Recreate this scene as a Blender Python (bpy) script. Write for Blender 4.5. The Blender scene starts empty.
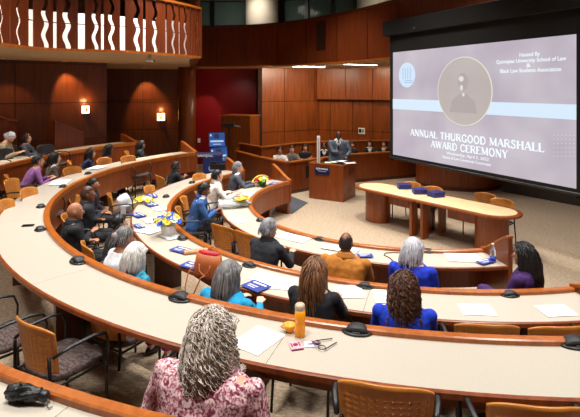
import bpy, bmesh, math, random
from mathutils import Vector, Matrix, noise
R = math.radians
PI = math.pi
random.seed(7)
C = bpy.context.scene.collection
scene = bpy.context.scene

# ------------------------------------------------------------------ camera
CAMZ, F, YH = 2.95, 480.0, 88.0
cam_d = bpy.data.cameras.new('camera')
cam_d.sensor_width = 36
cam_d.lens = F / 580 * 36
cam_d.shift_y = -(208.5 - YH) / 580
cam = bpy.data.objects.new('camera', cam_d)
C.objects.link(cam)
cam.location = (0, 0, CAMZ)
cam.rotation_euler = (R(90), 0, 0)
scene.camera = cam

# ------------------------------------------------------------------ world, exposure
w = bpy.data.worlds.new('world')
scene.world = w
w.use_nodes = True
w.node_tree.nodes['Background'].inputs[0].default_value = (.9, .95, 1, 1)
w.node_tree.nodes['Background'].inputs[1].default_value = .25
vs = scene.view_settings
vs.view_transform = 'Standard'
vs.look = 'None'
vs.gamma = 1
vs.exposure = 0.0

# ------------------------------------------------------------------ room lights and added fill lights
def area(name, loc, size, power, col=(1, .96, .9), rot=(0, 0, 0), sy=None, spread=180):
    l = bpy.data.lights.new(name, 'AREA')
    l.energy = power; l.color = col; l.size = size; l.spread = R(spread)
    if sy: l.shape = 'RECTANGLE'; l.size_y = sy
    o = bpy.data.objects.new(name, l); C.objects.link(o)
    o.location = loc; o.rotation_euler = rot
    return o
def spot(name, loc, target, power, angle, col=(1, .62, .3), blend=.8, r=.05):
    l = bpy.data.lights.new(name, 'SPOT')
    l.energy = power; l.color = col; l.spot_size = R(angle); l.spot_blend = blend; l.shadow_soft_size = r
    o = bpy.data.objects.new(name, l); C.objects.link(o)
    o.location = loc
    o.rotation_euler = (Vector(target) - Vector(loc)).to_track_quat('-Z', 'Y').to_euler()
    return o
for lx, ly, pw in ((-4.5, 3, 150), (-1, 2.2, 150), (3, 2.2, 150), (-3.6, 6.5, 210), (0, 5.5, 150), (3.5, 5.5, 150),
                   (-1.6, 9.5, 225), (1.4, 9.5, 205), (4.5, 9, 180), (.2, 13, 165), (5.5, 13, 125)):
    area('ceiling_downlight', (lx, ly, 6.55), .8, pw * .60, (1, .965, .92), spread=105)

for lx, ly, pw in ((-6.2, 9.4, 30), (-4.9, 11.0, 32), (-3.4, 12.2, 34), (-6.6, 7, 24)):
    area('soffit_fill', (lx, ly, 3.63), .3, pw, (1, .92, .82), spread=95)  # unseen fills, added to brighten the people at the far left
spot('alcove_spot', (-2.9, 16.9, 3.6), (-3.3, 18.5, 1.9), 120, 40, (1, .75, .6), .6)
spot('alcove_spot', (-1.9, 16.6, 3.6), (-1.9, 18.5, 1.9), 40, 70, (1, .8, .7), .8)
area('gallery_fill', (-1.5, 18.4, 6.5), 1.2, 34, (1, .93, .82), (R(20), 0, 0))  # added fill lights that lift the gallery windows and columns
area('gallery_fill', (3.0, 15.6, 6.5), 1.2, 22, (1, .93, .82), (R(20), 0, 0))

# ------------------------------------------------------------------ projection helpers
def at(px, py, z):
    """the point at height z seen at photo pixel (px, py)"""
    Y = (CAMZ - z) * F / (py - YH)
    return Vector(((px - 290) / F * Y, Y, z))
def pix(p):
    return 290 + F * p[0] / p[1], YH + (CAMZ - p[2]) * F / p[1]
def on_circle(px, c, r, far=False):
    k = (px - 290) / F
    a = k * k + 1; b = -2 * (k * c[0] + c[1]); cc = c[0] ** 2 + c[1] ** 2 - r * r
    D = max(0, b * b - 4 * a * cc) ** .5
    Y = (-b + (D if far else -D)) / (2 * a)
    return Vector((k * Y, Y, 0))

# ------------------------------------------------------------------ materials
MATS = {}
def new_mat(name):
    m = bpy.data.materials.new(name); m.use_nodes = True
    return m, m.node_tree, m.node_tree.nodes['Principled BSDF']
def srgb(c):
    return tuple((x / 255 / 12.92) if x / 255 <= .04045 else ((x / 255 + .055) / 1.055) ** 2.4 for x in c) + (1,)
def plain(name, col, rough=.5, metal=0, spec=.5, var=.12, scale=30, bump=0, emit=0, trans=0, coat=0):
    if name in MATS: return MATS[name]
    m, t, b = new_mat(name)
    c = srgb(col)
    n = t.nodes.new('ShaderNodeTexNoise'); n.inputs['Scale'].default_value = scale; n.inputs['Detail'].default_value = 4
    tc = t.nodes.new('ShaderNodeTexCoord'); t.links.new(tc.outputs['Object'], n.inputs['Vector'])
    r = t.nodes.new('ShaderNodeValToRGB')
    r.color_ramp.elements[0].position = .3; r.color_ramp.elements[1].position = .7
    r.color_ramp.elements[0].color = tuple(x * (1 - var) for x in c[:3]) + (1,)
    r.color_ramp.elements[1].color = tuple(min(1, x * (1 + var)) for x in c[:3]) + (1,)
    t.links.new(n.outputs['Fac'], r.inputs[0]); t.links.new(r.outputs[0], b.inputs['Base Color'])
    b.inputs['Roughness'].default_value = rough; b.inputs['Metallic'].default_value = metal
    b.inputs['Specular IOR Level'].default_value = spec
    b.inputs['Coat Weight'].default_value = coat
    b.inputs['Transmission Weight'].default_value = trans
    if bump:
        bp = t.nodes.new('ShaderNodeBump'); bp.inputs['Strength'].default_value = bump; bp.inputs['Distance'].default_value = .01
        t.links.new(n.outputs['Fac'], bp.inputs['Height']); t.links.new(bp.outputs[0], b.inputs['Normal'])
    if emit:
        t.links.new(r.outputs[0], b.inputs['Emission Color']); b.inputs['Emission Strength'].default_value = emit
    MATS[name] = m
    return m
def wood(name, dark, light, rough=.35, sx=14, sz=1.1, island=.12, coat=.15, horiz=False):
    m, t, b = new_mat(name)
    tc = t.nodes.new('ShaderNodeTexCoord'); mp = t.nodes.new('ShaderNodeMapping')
    mp.inputs['Scale'].default_value = (sx, sx, sz) if not horiz else (sz, sz * 3, sx)
    t.links.new(tc.outputs['Object'], mp.inputs['Vector'])
    n = t.nodes.new('ShaderNodeTexNoise'); n.inputs['Scale'].default_value = 1; n.inputs['Detail'].default_value = 6
    n.inputs['Roughness'].default_value = .65; n.inputs['Distortion'].default_value = .6
    t.links.new(mp.outputs[0], n.inputs['Vector'])
    g = t.nodes.new('ShaderNodeNewGeometry')
    add = t.nodes.new('ShaderNodeMath'); add.operation = 'MULTIPLY_ADD'
    t.links.new(g.outputs['Random Per Island'], add.inputs[0]); add.inputs[1].default_value = island
    t.links.new(n.outputs['Fac'], add.inputs[2])
    r = t.nodes.new('ShaderNodeValToRGB')
    r.color_ramp.elements[0].position = .32; r.color_ramp.elements[1].position = .78
    r.color_ramp.elements[0].color = srgb(dark); r.color_ramp.elements[1].color = srgb(light)
    t.links.new(add.outputs[0], r.inputs[0]); t.links.new(r.outputs[0], b.inputs['Base Color'])
    b.inputs['Roughness'].default_value = rough; b.inputs['Coat Weight'].default_value = coat
    b.inputs['Coat Roughness'].default_value = .25
    MATS[name] = m
    return m
W_PANEL = wood('cherry_wall_panel', (96, 42, 12), (152, 78, 28))
W_RED = wood('dark_red_cherry_panel', (88, 36, 12), (126, 56, 22))
W_DARK = wood('dark_cherry_panel', (62, 28, 11), (98, 48, 20))
W_DESK = wood('cherry_desk', (104, 44, 13), (150, 74, 26))
W_LIP = wood('cherry_edge', (146, 72, 20), (186, 106, 38), rough=.3)
W_TABLE = wood('cherry_table', (108, 48, 14), (156, 80, 28))
W_MAPLE = wood('maple_top', (232, 196, 140), (248, 220, 172), sx=3, rough=.4)
W_CHAIR = wood('beech_shell', (172, 100, 36), (206, 134, 56), sx=8, sz=1.5, rough=.35)
LAM = plain('cream_laminate', (186, 178, 164), rough=.38, var=.03, scale=60)
BLACK = plain('black_plastic', (24, 24, 26), rough=.4)
BMETAL = plain('black_metal', (22, 21, 22), rough=.35, metal=.3)
CHROME = plain('steel', (170, 170, 172), rough=.3, metal=.9)
WHITE = plain('white_paper', (240, 240, 240), rough=.7, var=.02)
BLUE = plain('blue_print', (44, 62, 142), rough=.5, var=.25, scale=40)
NAVY = plain('navy', (32, 38, 96), rough=.5)
SOFFIT = plain('beige_plaster', (176, 148, 112), rough=.8, var=.04, scale=6)
CEIL = plain('ceiling_plaster', (150, 145, 138), rough=.9, var=.04, scale=4)
REDW = plain('crimson_wall', (122, 6, 14), rough=.35, var=.06, scale=3, coat=.3)
COLM = plain('column_plaster', (200, 188, 170), rough=.7, var=.05, scale=5)
WHITEP = plain('white_panel', (238, 236, 232), rough=.6, var=.02)
def carpet(name, a, b2, c):
    m, t, b = new_mat(name)
    tc = t.nodes.new('ShaderNodeTexCoord')
    n = t.nodes.new('ShaderNodeTexNoise'); n.inputs['Scale'].default_value = 22; n.inputs['Detail'].default_value = 8; n.inputs['Roughness'].default_value = .8
    mp = t.nodes.new('ShaderNodeMapping'); mp.inputs['Scale'].default_value = (1, 2.2, 1)
    t.links.new(tc.outputs['Object'], mp.inputs[0]); t.links.new(mp.outputs[0], n.inputs['Vector'])
    r = t.nodes.new('ShaderNodeValToRGB'); e = r.color_ramp.elements
    e[0].position = .38; e[0].color = srgb(a); e[1].position = .66; e[1].color = srgb(c)
    k = e.new(.5); k.color = srgb(b2)
    t.links.new(n.outputs['Fac'], r.inputs[0]); t.links.new(r.outputs[0], b.inputs['Base Color'])
    b.inputs['Roughness'].default_value = .95; b.inputs['Specular IOR Level'].default_value = .1
    bp = t.nodes.new('ShaderNodeBump'); bp.inputs['Strength'].default_value = .4; bp.inputs['Distance'].default_value = .01
    t.links.new(n.outputs['Fac'], bp.inputs['Height']); t.links.new(bp.outputs[0], b.inputs['Normal'])
    return m
CARPET = carpet('beige_speckled_carpet', (132, 112, 92), (170, 150, 126), (202, 184, 160))
SEATF = carpet('grey_brown_upholstery', (46, 38, 38), (84, 72, 70), (120, 104, 98))

# ------------------------------------------------------------------ mesh builder
class MB:
    def __init__(s): s.bm = bmesh.new()
    def box(s, c, d, rz=0, rx=0, ry=0, M=None):
        m = Matrix.Translation(c) @ Matrix.Rotation(rz, 4, 'Z') @ Matrix.Rotation(ry, 4, 'Y') @ Matrix.Rotation(rx, 4, 'X') @ Matrix.Diagonal((d[0], d[1], d[2], 1))
        if M: m = M @ m
        bmesh.ops.create_cube(s.bm, size=1, matrix=m); return s
    def ball(s, c, d, M=None, u=16, v=12, rot=None):
        m = Matrix.Translation(c)
        if rot: m = m @ rot
        m = m @ Matrix.Diagonal((d[0], d[1], d[2], 1))
        if M: m = M @ m
        bmesh.ops.create_uvsphere(s.bm, u_segments=u, v_segments=v, radius=1, matrix=m); return s
    def rings(s, rings, cap=True, close=False):
        vs_ = [[s.bm.verts.new(p) for p in r] for r in rings]
        n = len(vs_[0])
        m = len(vs_)
        for i in range(m if close else m - 1):
            a, b = vs_[i], vs_[(i + 1) % m]
            for j in range(n):
                k = (j + 1) % n
                try: s.bm.faces.new((a[j], a[k], b[k], b[j]))
                except ValueError: pass
        if cap and not close:
            try: s.bm.faces.new(vs_[0][::-1]); s.bm.faces.new(vs_[-1])
            except ValueError: pass
        return s
    def tube(s, pts, rad, seg=8, flat=1.0, up=None):
        pts = [Vector(p) for p in pts]
        if not isinstance(rad, (list, tuple)): rad = [rad] * len(pts)
        out = []; nrm = None
        for i, p in enumerate(pts):
            t = (pts[min(i + 1, len(pts) - 1)] - pts[max(i - 1, 0)])
            if t.length < 1e-9: t = Vector((0, 0, 1))
            t.normalize()
            if nrm is None:
                nrm = Vector(up) if up else (Vector((0, 0, 1)) if abs(t.z) < .9 else Vector((0, 1, 0)))
            nrm = nrm - t * nrm.dot(t)
            if nrm.length < 1e-6: nrm = t.orthogonal()
            nrm.normalize()
            b = t.cross(nrm)
            r = rad[i]; ra, rb = (r if isinstance(r, (tuple, list)) else (r, r * flat))
            out.append([p + b * math.cos(2 * PI * k / seg) * ra + nrm * math.sin(2 * PI * k / seg) * rb for k in range(seg)])
        return s.rings(out)
    def capsule(s, a, b, r0, r1=None, seg=10):
        a, b = Vector(a), Vector(b); r1 = r1 or r0
        d = (b - a); L = d.length or 1e-6; d = d / L
        pts, rad = [], []
        for k in (0, .3, .6, .85): pts.append(a - d * r0 * (1 - k)); rad.append(max(.001, r0 * math.sin(math.acos(1 - k)) if k else r0 * .05))
        pts.append(a); rad.append(r0); pts.append(b); rad.append(r1)
        for k in (.85, .6, .3, 0): pts.append(b + d * r1 * (1 - k)); rad.append(max(.001, r1 * math.sin(math.acos(1 - k)) if k else r1 * .05))
        return s.tube(pts, rad, seg)
    def prism(s, poly, z0, z1):
        return s.rings([[Vector((x, y, z0)) for x, y in poly], [Vector((x, y, z1)) for x, y in poly]])
    def arc(s, c, prof, a0, a1, n=60):
        """revolve the (r, z) outline about the vertical axis through c from angle a0 to a1 (degrees)"""
        rs = []
        for i in range(n + 1):
            a = R(a0 + (a1 - a0) * i / n)
            rs.append([Vector((c[0] + r * math.cos(a), c[1] + r * math.sin(a), z)) for r, z in prof])
        return s.rings(rs)
    def lathe(s, c, prof, seg=24, M=None):
        rs = [[Vector((c[0] + r * math.cos(2 * PI * k / seg), c[1] + r * math.sin(2 * PI * k / seg), c[2] + z)) for k in range(seg)] for r, z in prof]
        if M: rs = [[M @ p for p in r] for r in rs]
        return s.rings(rs)
    def slab(s, poly3, off):
        """a planar outline given as 3D points, thickened by vector off"""
        off = Vector(off)
        return s.rings([[Vector(p) for p in poly3], [Vector(p) + off for p in poly3]])
    def build(s, name, mat, parent=None, origin=None, smooth=False, bevel=0, sub=0, fix=True):
        if fix: bmesh.ops.recalc_face_normals(s.bm, faces=s.bm.faces)
        if origin is not None: bmesh.ops.translate(s.bm, verts=s.bm.verts, vec=-Vector(origin))
        me = bpy.data.meshes.new(name); s.bm.to_mesh(me); s.bm.free()
        if smooth:
            for p in me.polygons: p.use_smooth = True
        me.materials.append(mat)
        o = bpy.data.objects.new(name, me); C.objects.link(o)
        if parent is not None: o.parent = parent
        elif origin is not None: o.location = origin
        if bevel:
            b = o.modifiers.new('bevel', 'BEVEL'); b.width = bevel; b.segments = 2; b.limit_method = 'ANGLE'
        if sub:
            b = o.modifiers.new('subdivision', 'SUBSURF'); b.levels = sub; b.render_levels = sub
        return o
def thing(name, label, cat, loc=(0, 0, 0), rz=0, group=None, scale=1):
    o = bpy.data.objects.new(name, None); C.objects.link(o)
    o.empty_display_size = .1
    o.location = loc; o.rotation_euler = (0, 0, rz); o.scale = (scale,) * 3
    return tag(o, label, cat, group)
def tag(o, label, cat, group=None):
    o['label'] = label; o['category'] = cat
    if group: o['group'] = group
    return o
def struct(o, label=None):
    o['kind'] = 'structure'
    if label: o['label'] = label
    return o
def dup(root, loc, rz, label=None, group=None, scale=1):
    r = root.copy(); C.objects.link(r); r.location = loc; r.rotation_euler = (0, 0, rz); r.scale = (scale,) * 3
    if label: r['label'] = label
    if group: r['group'] = group
    for ch in list(root.children):
        c = ch.copy(); C.objects.link(c); c.parent = r
        for g in ch.children:
            d = g.copy(); C.objects.link(d); d.parent = c
    return r
def text(name, s_, size, mat, parent, loc, rot=(R(90), 0, 0), align='CENTER', ext=.002, bold=0, sx=1):
    cu = bpy.data.curves.new(name, 'FONT'); cu.body = s_; cu.size = size; cu.align_x = align; cu.align_y = 'CENTER'
    cu.extrude = ext; cu.offset = bold
    tmp = bpy.data.objects.new('tmp', cu); C.objects.link(tmp)
    dg = bpy.context.evaluated_depsgraph_get()
    me = bpy.data.meshes.new_from_object(tmp.evaluated_get(dg))
    bpy.data.objects.remove(tmp)
    me.materials.clear(); me.materials.append(mat)
    o = bpy.data.objects.new(name, me); C.objects.link(o)
    o.parent = parent; o.location = loc; o.rotation_euler = rot; o.scale = (sx, 1, 1)
    return o

# ------------------------------------------------------------------ setting: floors
CA, CC, CD = (1.90, 9.10), (2.04, 8.94), (2.11, 9.29)
FA, FB, FE = .45, .75, 1.02          # floor heights of the tiers
FC = .15
mb = MB(); mb.box((0, 8, -.1), (24, 26, .2)); struct(mb.build('floor', CARPET), 'beige speckled carpet of the sunken well')
mb = MB(); mb.arc(CC, [(4.17, 0), (4.17, FC), (6.6, FC), (6.6, 0)], 148, 283, 60); struct(mb.build('floor', CARPET))
mb = MB(); mb.arc(CA, [(5.78, 0), (5.78, FA), (7.6, FA), (7.6, 0)], 148, 320, 80); struct(mb.build('floor', CARPET))
mb = MB(); mb.arc(CA, [(7.24, 0), (7.24, FB), (9.0, FB), (9.0, 0)], 152, 330, 80); struct(mb.build('floor', CARPET))
mb = MB(); mb.arc(CA, [(8.9, 0), (8.9, FE), (11.2, FE), (11.2, 0)], 184, 320, 60); struct(mb.build('floor', CARPET))

# ------------------------------------------------------------------ setting: walls
def panel_wall(name, p0, p1, z0, z1, zs, xs, mat, th=.12, gap=.022, side=1, label=None):
    """veneer panels with fine dark joints on the wall from p0 to p1; xs and zs are the joints"""
    p0, p1 = Vector((p0[0], p0[1], 0)), Vector((p1[0], p1[1], 0))
    d = (p1 - p0); L = d.length; d.normalize(); n = Vector((-d.y, d.x, 0)) * side
    rz = math.atan2(d.y, d.x)
    b = MB(); c = (p0 + p1) / 2 + n * (th / 2 + .02)
    b.box((c.x, c.y, (z0 + z1) / 2), (L, th, z1 - z0), rz)
    back = struct(b.build(name, plain('joint_backing_board', (46, 18, 10), rough=.8)), label)  # dark backing board showing in the panel joints
    b = MB()
    X = [0] + [x * L for x in xs] + [L]; Z = [z0] + list(zs) + [z1]
    for i in range(len(X) - 1):
        for j in range(len(Z) - 1):
            w_, h_ = X[i + 1] - X[i] - gap, Z[j + 1] - Z[j] - gap
            q = p0 + d * (X[i] + X[i + 1]) / 2 + n * .01
            b.box((q.x, q.y, (Z[j] + Z[j + 1]) / 2), (w_, .03, h_), rz)
    o = b.build(name + '_veneer', mat, back)
    return back
def xfrac(p0, p1, pxs):
    """fractions along p0-p1 whose points stand at the photo columns pxs"""
    out = []
    for px in pxs:
        k = (px - 290) / F
        t = (k * p0[1] - p0[0]) / ((p1[0] - p0[0]) - k * (p1[1] - p0[1])); out.append(t)
    return out
SOF = 3.66
# left walls under the balcony
wl0, wl1 = (-9.6, 10.15), (-5.19, 13.6)
panel_wall('wall_left', wl0, wl1, 0, 6.6, [1.55, 2.55, 3.6], xfrac(wl0, wl1, [15]), W_DARK, label='dark veneer wall behind the upper rows')
panel_wall('wall_recess_side', wl1, (-6.72, 17.6), 0, 6.6, [2.46], [], W_DARK)
wr0, wr1 = (-6.72, 17.6), (-3.75, 18.4)
panel_wall('wall_recess_back', wr0, wr1, 0, 6.6, [1.4, 2.42, 2.5], xfrac(wr0, wr1, [142.6, 178]), W_DARK)
# red alcove
panel_wall('wall_alcove', (-3.9, 18.6), (-1.3, 18.6), 0, 4.2, [], [], REDW)
panel_wall('wall_alcove_right', (-1.25, 18.6), (-1.16, 17.6), 0, 4.2, [], [], W_DARK)
# wall behind the jury box: two planes meeting in a shallow corner
bw0, bw1, bw2 = (-1.16, 17.7), (1.15, 19.0), (5.2, 17.0)
bw3 = (9.5, 13.6)
f1 = xfrac(bw0, bw1, [284.3])
panel_wall('wall_back', bw0, bw1, 0, 3.8, [1.3, 2.44], f1, W_PANEL, label='glossy cherry veneer wall behind the seated witnesses')
f2 = xfrac(bw1, bw2, [330.4, 352.3, 373, 396])
panel_wall('wall_back', bw1, bw2, 0, 2.6, [1.3], f2, W_PANEL)
d_ = (Vector(bw2) - Vector(bw1)).normalized(); nn = Vector((-d_.y, d_.x))
u1 = (bw1[0] - nn.x * .22, bw1[1] - nn.y * .22); u2 = (bw2[0] - nn.x * .22, bw2[1] - nn.y * .22)
panel_wall('wall_back', u1, u2, 2.5, 3.8, [], xfrac(u1, u2, [345.4, 372.6, 400]), W_PANEL, th=.2)
panel_wall('wall_front_right', bw2, bw3, 0, 6.6, [1.3, 2.5, 3.8], [.2, .4, .6, .8], W_DARK)
# upper walls and room shell
for nm, c, d in (('wall_far', (0, 21.2, 3.3), (24, .2, 6.6)), ('wall_right', (9.8, 7, 3.3), (.2, 28, 6.6)), ('wall_left_rear', (-9.7, 3, 3.3), (.2, 15, 6.6)), ('wall_rear', (0, -4.1, 3.3), (20, .2, 6.6))):
    b = MB(); b.box(c, d); struct(b.build(nm, W_DARK))
b = MB(); b.box((0, 8, 6.7), (24, 27, .2)); struct(b.build('ceiling', CEIL))
# soffit over the recess and the jury end, gallery floor slab
gal = [(-3.6, 17.5), (-2.6, 17.45), (-1.6, 17.25), (-.8, 16.9), (0, 16.3), (.6, 15.7), (1.24, 14.85), (1.75, 14.1), (2.2, 13.3), (2.62, 12.35), (3.3, 11.6), (4.6, 10.9), (6.5, 10.6), (9.7, 10.6)]
GZ0, GZ1 = 3.75, 5.17
b = MB(); b.prism([(x + .03, y + .05) for x, y in gal] + [(9.7, 21.1), (-3.6, 21.1)], 3.69, 3.9)
struct(b.build('ceiling', SOFFIT), 'beige soffit below the gallery')
# balcony outline (from the far end round to the left)
bal = [(-4.9, 6.6), (-4.76, 7.3), (-4.72, 7.85), (-4.66, 8.35), (-4.5, 8.75), (-4.25, 8.98), (-3.95, 9.1), (-3.64, 9.2), (-3.2, 9.45), (-2.75, 9.95), (-2.4, 10.55), (-2.1, 11.2)]
b = MB(); b.prism(bal + [(-2.5, 12.0), (-3.95, 19.0), (-9.6, 19.0), (-9.6, 5.5), (-5.2, 5.5)], SOF, SOF + .03)
struct(b.build('ceiling', SOFFIT), 'beige soffit below the curved balcony')
b = MB(); b.prism([(-2.1, 11.2), (-2.5, 12.0), (-3.95, 19.0), (-3.5, 19.0), (-3.5, 17.5)], SOF - .02, SOF + 1.5)
struct(b.build('wall_balcony_end', W_DARK))
# column at the mouth of the alcove
b = MB(); 
p0c = at(187, 153, 1.5)
cx, cy = -103 / F * 16.6, 16.6
b.lathe((cx, cy, 0), [(.30, 0), (.30, 3.68)], 40)
struct(b.build('trim_1', W_PANEL, smooth=True), 'rounded cherry column beside the red alcove')
# gallery fascia
def path_len(P):
    s = [0]
    for a, b_ in zip(P, P[1:]): s.append(s[-1] + (Vector(b_) - Vector(a)).length)
    return s
def path_at(P, S, s):
    s = max(0, min(S[-1] - 1e-6, s))
    for i in range(len(P) - 1):
        if s <= S[i + 1]:
            t = (s - S[i]) / (S[i + 1] - S[i]); a, b_ = Vector(P[i]), Vector(P[i + 1]); d = (b_ - a).normalized()
            return a.lerp(b_, t), d, Vector((-d.y, d.x))
def s_at_px(P, S, px):
    best = None
    for k in range(2001):
        s = S[-1] * k / 2000; p, _, _ = path_at(P, S, s)
        e = abs(290 + F * p.x / p.y - px)
        if best is None or e < best[0]: best = (e, s)
    return best[1]
def smooth_path(P, n=3):
    for _ in range(n):
        Q = [P[0]]
        for a, b_ in zip(P, P[1:]):
            Q += [(a[0] * .75 + b_[0] * .25, a[1] * .75 + b_[1] * .25), (a[0] * .25 + b_[0] * .75, a[1] * .25 + b_[1] * .75)]
        P = Q + [P[-1]]
    return P
def ribbon(mb, P, S, s0, s1, z0, z1, th=.05, n=None, off=0):
    n = n or max(2, int((s1 - s0) / .12))
    rs = []
    for i in range(n + 1):
        p, d, nn_ = path_at(P, S, s0 + (s1 - s0) * i / n)
        q = p + nn_ * off; r_ = q + nn_ * th
        rs.append([Vector((q.x, q.y, z0)), Vector((r_.x, r_.y, z0)), Vector((r_.x, r_.y, z1)), Vector((q.x, q.y, z1))])
    mb.rings(rs)
G = smooth_path(gal, 2); GS = path_len(G)
ss = [0] + [s_at_px(G, GS, px) for px in (216, 246, 277, 306, 337, 367.5)] + [s_at_px(G, GS, 390) + .3, GS[-1] * .75, GS[-1]]
b = MB()
for a_, c_ in zip(ss, ss[1:]): ribbon(b, G, GS, a_ + .016, c_ - .016, GZ0, GZ1, .06)
fas = b.build('wall_gallery', W_RED); struct(fas, 'curved cherry fascia of the upper gallery')
b = MB(); ribbon(b, G, GS, 0, GS[-1], GZ0 + .01, GZ1 - .01, .06, off=.055); b.build('backing', plain('joint_backing_board', (40, 16, 10)), fas)
b = MB(); ribbon(b, G, GS, 0, GS[-1], GZ1, GZ1 + .05, .16, off=-.03); b.build('coping', W_DARK, fas)
b = MB(); ribbon(b, G, GS, 0, GS[-1], GZ0 - .05, GZ0, .1, off=-.0); b.build('drip_edge', W_LIP, fas)
# ventilation grille in the fascia
s_ = s_at_px(G, GS, 321); p, d, n_ = path_at(G, GS, s_)
g = thing('ventilation_grille', 'tall dark louvred grille set in the curved gallery fascia', 'grille', (p.x, p.y, 4.15), math.atan2(d.y, d.x))
b = MB()
for k in range(22): b.box((0, -.012, .05 + k * .038), (.38, .015, .016), rx=.5)
b.build('louvre', plain('grille_brown', (58, 30, 20)), g)
b = MB(); b.box((0, .0, .45), (.44, .012, .92)); b.build('frame', plain('grille_dark', (36, 18, 12)), g)
# gallery windows and columns
GLASS = plain('dark_tinted_glass', (44, 62, 58), rough=.12, var=.5, scale=1.4, coat=.5)
def gwin(idx, pa, pb, mull):
    Ya, Yb = 20.2, 20.2 if pb < 350 else 18.2
    a_ = ((pa - 290) / F * Ya, Ya); c_ = ((pb - 290) / F * Yb, Yb)
    d = Vector(c_) - Vector(a_); rz = math.atan2(d.y, d.x); m_ = (Vector(a_) + Vector(c_)) / 2
    b = MB(); b.box((m_.x, m_.y, 5.3), (d.length, .03, 2.6), rz)
    o = struct(b.build('window_%d' % idx, GLASS))
    b = MB()
    for t in [0] + xfrac(a_, c_, mull) + [1]:
        q = Vector(a_).lerp(Vector(c_), t); b.box((q.x, q.y - .05, 5.3), (.16, .1, 2.6), rz)
    b.build('window_frame', BLACK, o)
    b = MB()
    for t in range(1, 60): 
        q = Vector(a_).lerp(Vector(c_), t / 60); b.box((q.x, q.y - .025, 5.3), (.05, .008, 2.5), rz + .5)
    b.build('vertical_blind', plain('blind_green', (92, 114, 106), rough=.8), o)
gwin(1, 198, 247, [213])
gwin(2, 276, 360, [283, 307, 333.5])
gwin(3, 394, 455, [428])
for i, (px, r_, Y) in enumerate(((262, .66, 19.6), (376, .70, 17.6), (470, .7, 15.5))):
    b = MB(); b.lathe(((px - 290) / F * Y, Y, 4.0), [(r_, 0), (r_, 2.6)], 48)
    struct(b.build('trim_%d' % (i + 2), COLM, smooth=True), 'round plaster column behind the gallery fascia')
# linear soffit lamps
LAMPE = plain('lamp_diffuser', (255, 238, 214), emit=9, var=0)
for i, (xa, ya, xb, yb) in enumerate(((293, 66.6, 324, 67.2), (345, 64.2, 376, 65.2))):
    zL = 3.66
    A_ = at_ = None
    Ya = (CAMZ - zL) * F / (ya - YH); Yb = (CAMZ - zL) * F / (yb - YH)
    a_ = Vector(((xa - 290) / F * Ya, Ya)); c_ = Vector(((xb - 290) / F * Yb, Yb))
    d = c_ - a_; rz = math.atan2(d.y, d.x); m_ = (a_ + c_) / 2
    t = thing('linear_ceiling_lamp', ('left' if i == 0 else 'right') + ' one of the two thin lit strip lamps under the gallery soffit', 'lamp', (m_.x, m_.y, zL), rz)
    b = MB(); b.box((0, 0, .015), (d.length, .22, .03)); b.build('housing', CHROME, t)
    b = MB(); b.box((0, 0, -.004), (d.length - .04, .17, .01)); b.build('diffuser', LAMPE, t)
    area('strip_light', (m_.x, m_.y + .3, 3.62), d.length, 38, (1, .86, .66), (R(35), 0, rz), sy=.2)
area('jury_wall_fill', (.2, 17.0, 3.6), 2.2, 27, (1, .84, .62), (R(38), 0, R(25)), sy=.2)  # fills with no fixture, added to brighten the wall behind the jury box
area('jury_wall_fill', (3.6, 16.4, 3.6), 2.4, 27, (1, .84, .62), (R(38), 0, R(-25)), sy=.2)

# ------------------------------------------------------------------ balcony front with slotted boards
BP = smooth_path(bal, 2); BS = path_len(BP)
rail = thing('balcony_balustrade', 'curved cherry balcony balustrade with straight and wavy slots between its boards', 'balustrade', (bal[-1][0], bal[-1][1], SOF))
org = Vector((bal[-1][0], bal[-1][1], SOF))
slots = [(-14, 'w', .035), (1.5, 'w', .035), (10, 's', .02), (18.5, 'w', .045), (31, 's', .1), (45, 'w', .085), (55, 's', .06), (66.5, 'w', .085), (81.5, 's', .12), (95, 'w', .06), (102.5, 's', .05), (111.5, 'w', .06),
         (122.7, 's', .1), (137, 'w', .085), (144.5, 's', .06), (155, 'w', .085), (166.3, 's', .045), (173.5, 'w', .07), (179.3, 's', .045), (185.5, 'w', .07), (191, 's', .045), (196.5, 'w', .06)]
SL = [(s_at_px(BP, BS, px) if px > 0 else s_at_px(BP, BS, 0) + px * .018, k, w_) for px, k, w_ in slots]
Z0, Z1 = SOF + .03, SOF + 1.12
NZ = 26
def edge(s, k, z):
    return s + (.03 * math.sin(2 * PI * (z - Z0) / .40 + 1.2) if k == 'w' else 0)
b = MB()
prev = (BS[0], 's', 0)
for cur in SL + [(BS[-1], 's', 0)]:
    s0, k0, w0 = prev; s1, k1, w1 = cur
    rows = []
    nx = max(2, int((s1 - s0) / .1))
    for j in range(NZ + 1):
        z = Z0 + (Z1 - Z0) * j / NZ
        ea = edge(s0, k0, z) + w0 / 2; eb = edge(s1, k1, z) - w1 / 2
        fr, bk = [], []
        for i in range(nx + 1):
            p, d, n_ = path_at(BP, BS, ea + (eb - ea) * i / nx)
            fr.append(Vector((p.x, p.y, z))); q = p + n_ * .016; bk.append(Vector((q.x, q.y, z)))
        rows.append(fr + bk[::-1])
    b.rings(rows)
    prev = cur
b.build('slotted_boards', W_RED, rail, org)
b = MB(); ribbon(b, BP, BS, 0, BS[-1], SOF - .02, SOF + .03, .07, n=60, off=-.02); b.build('bottom_rail', W_LIP, rail, org)
b = MB(); ribbon(b, BP, BS, 0, BS[-1], Z1, Z1 + .05, .12, n=60, off=-.04); b.build('handrail', W_LIP, rail, org)
b = MB(); ribbon(b, BP, BS, 0, BS[-1], SOF + .5, SOF + .515, .015, n=60, off=.06); b.build('rod', BMETAL, rail, org)
b = MB()
p, d, n_ = path_at(BP, BS, BS[-1]); b.box((p.x - .02, p.y + .02, SOF + .56), (.09, .09, 1.13), math.atan2(d.y, d.x)); b.build('end_post', W_RED, rail, org)
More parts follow.
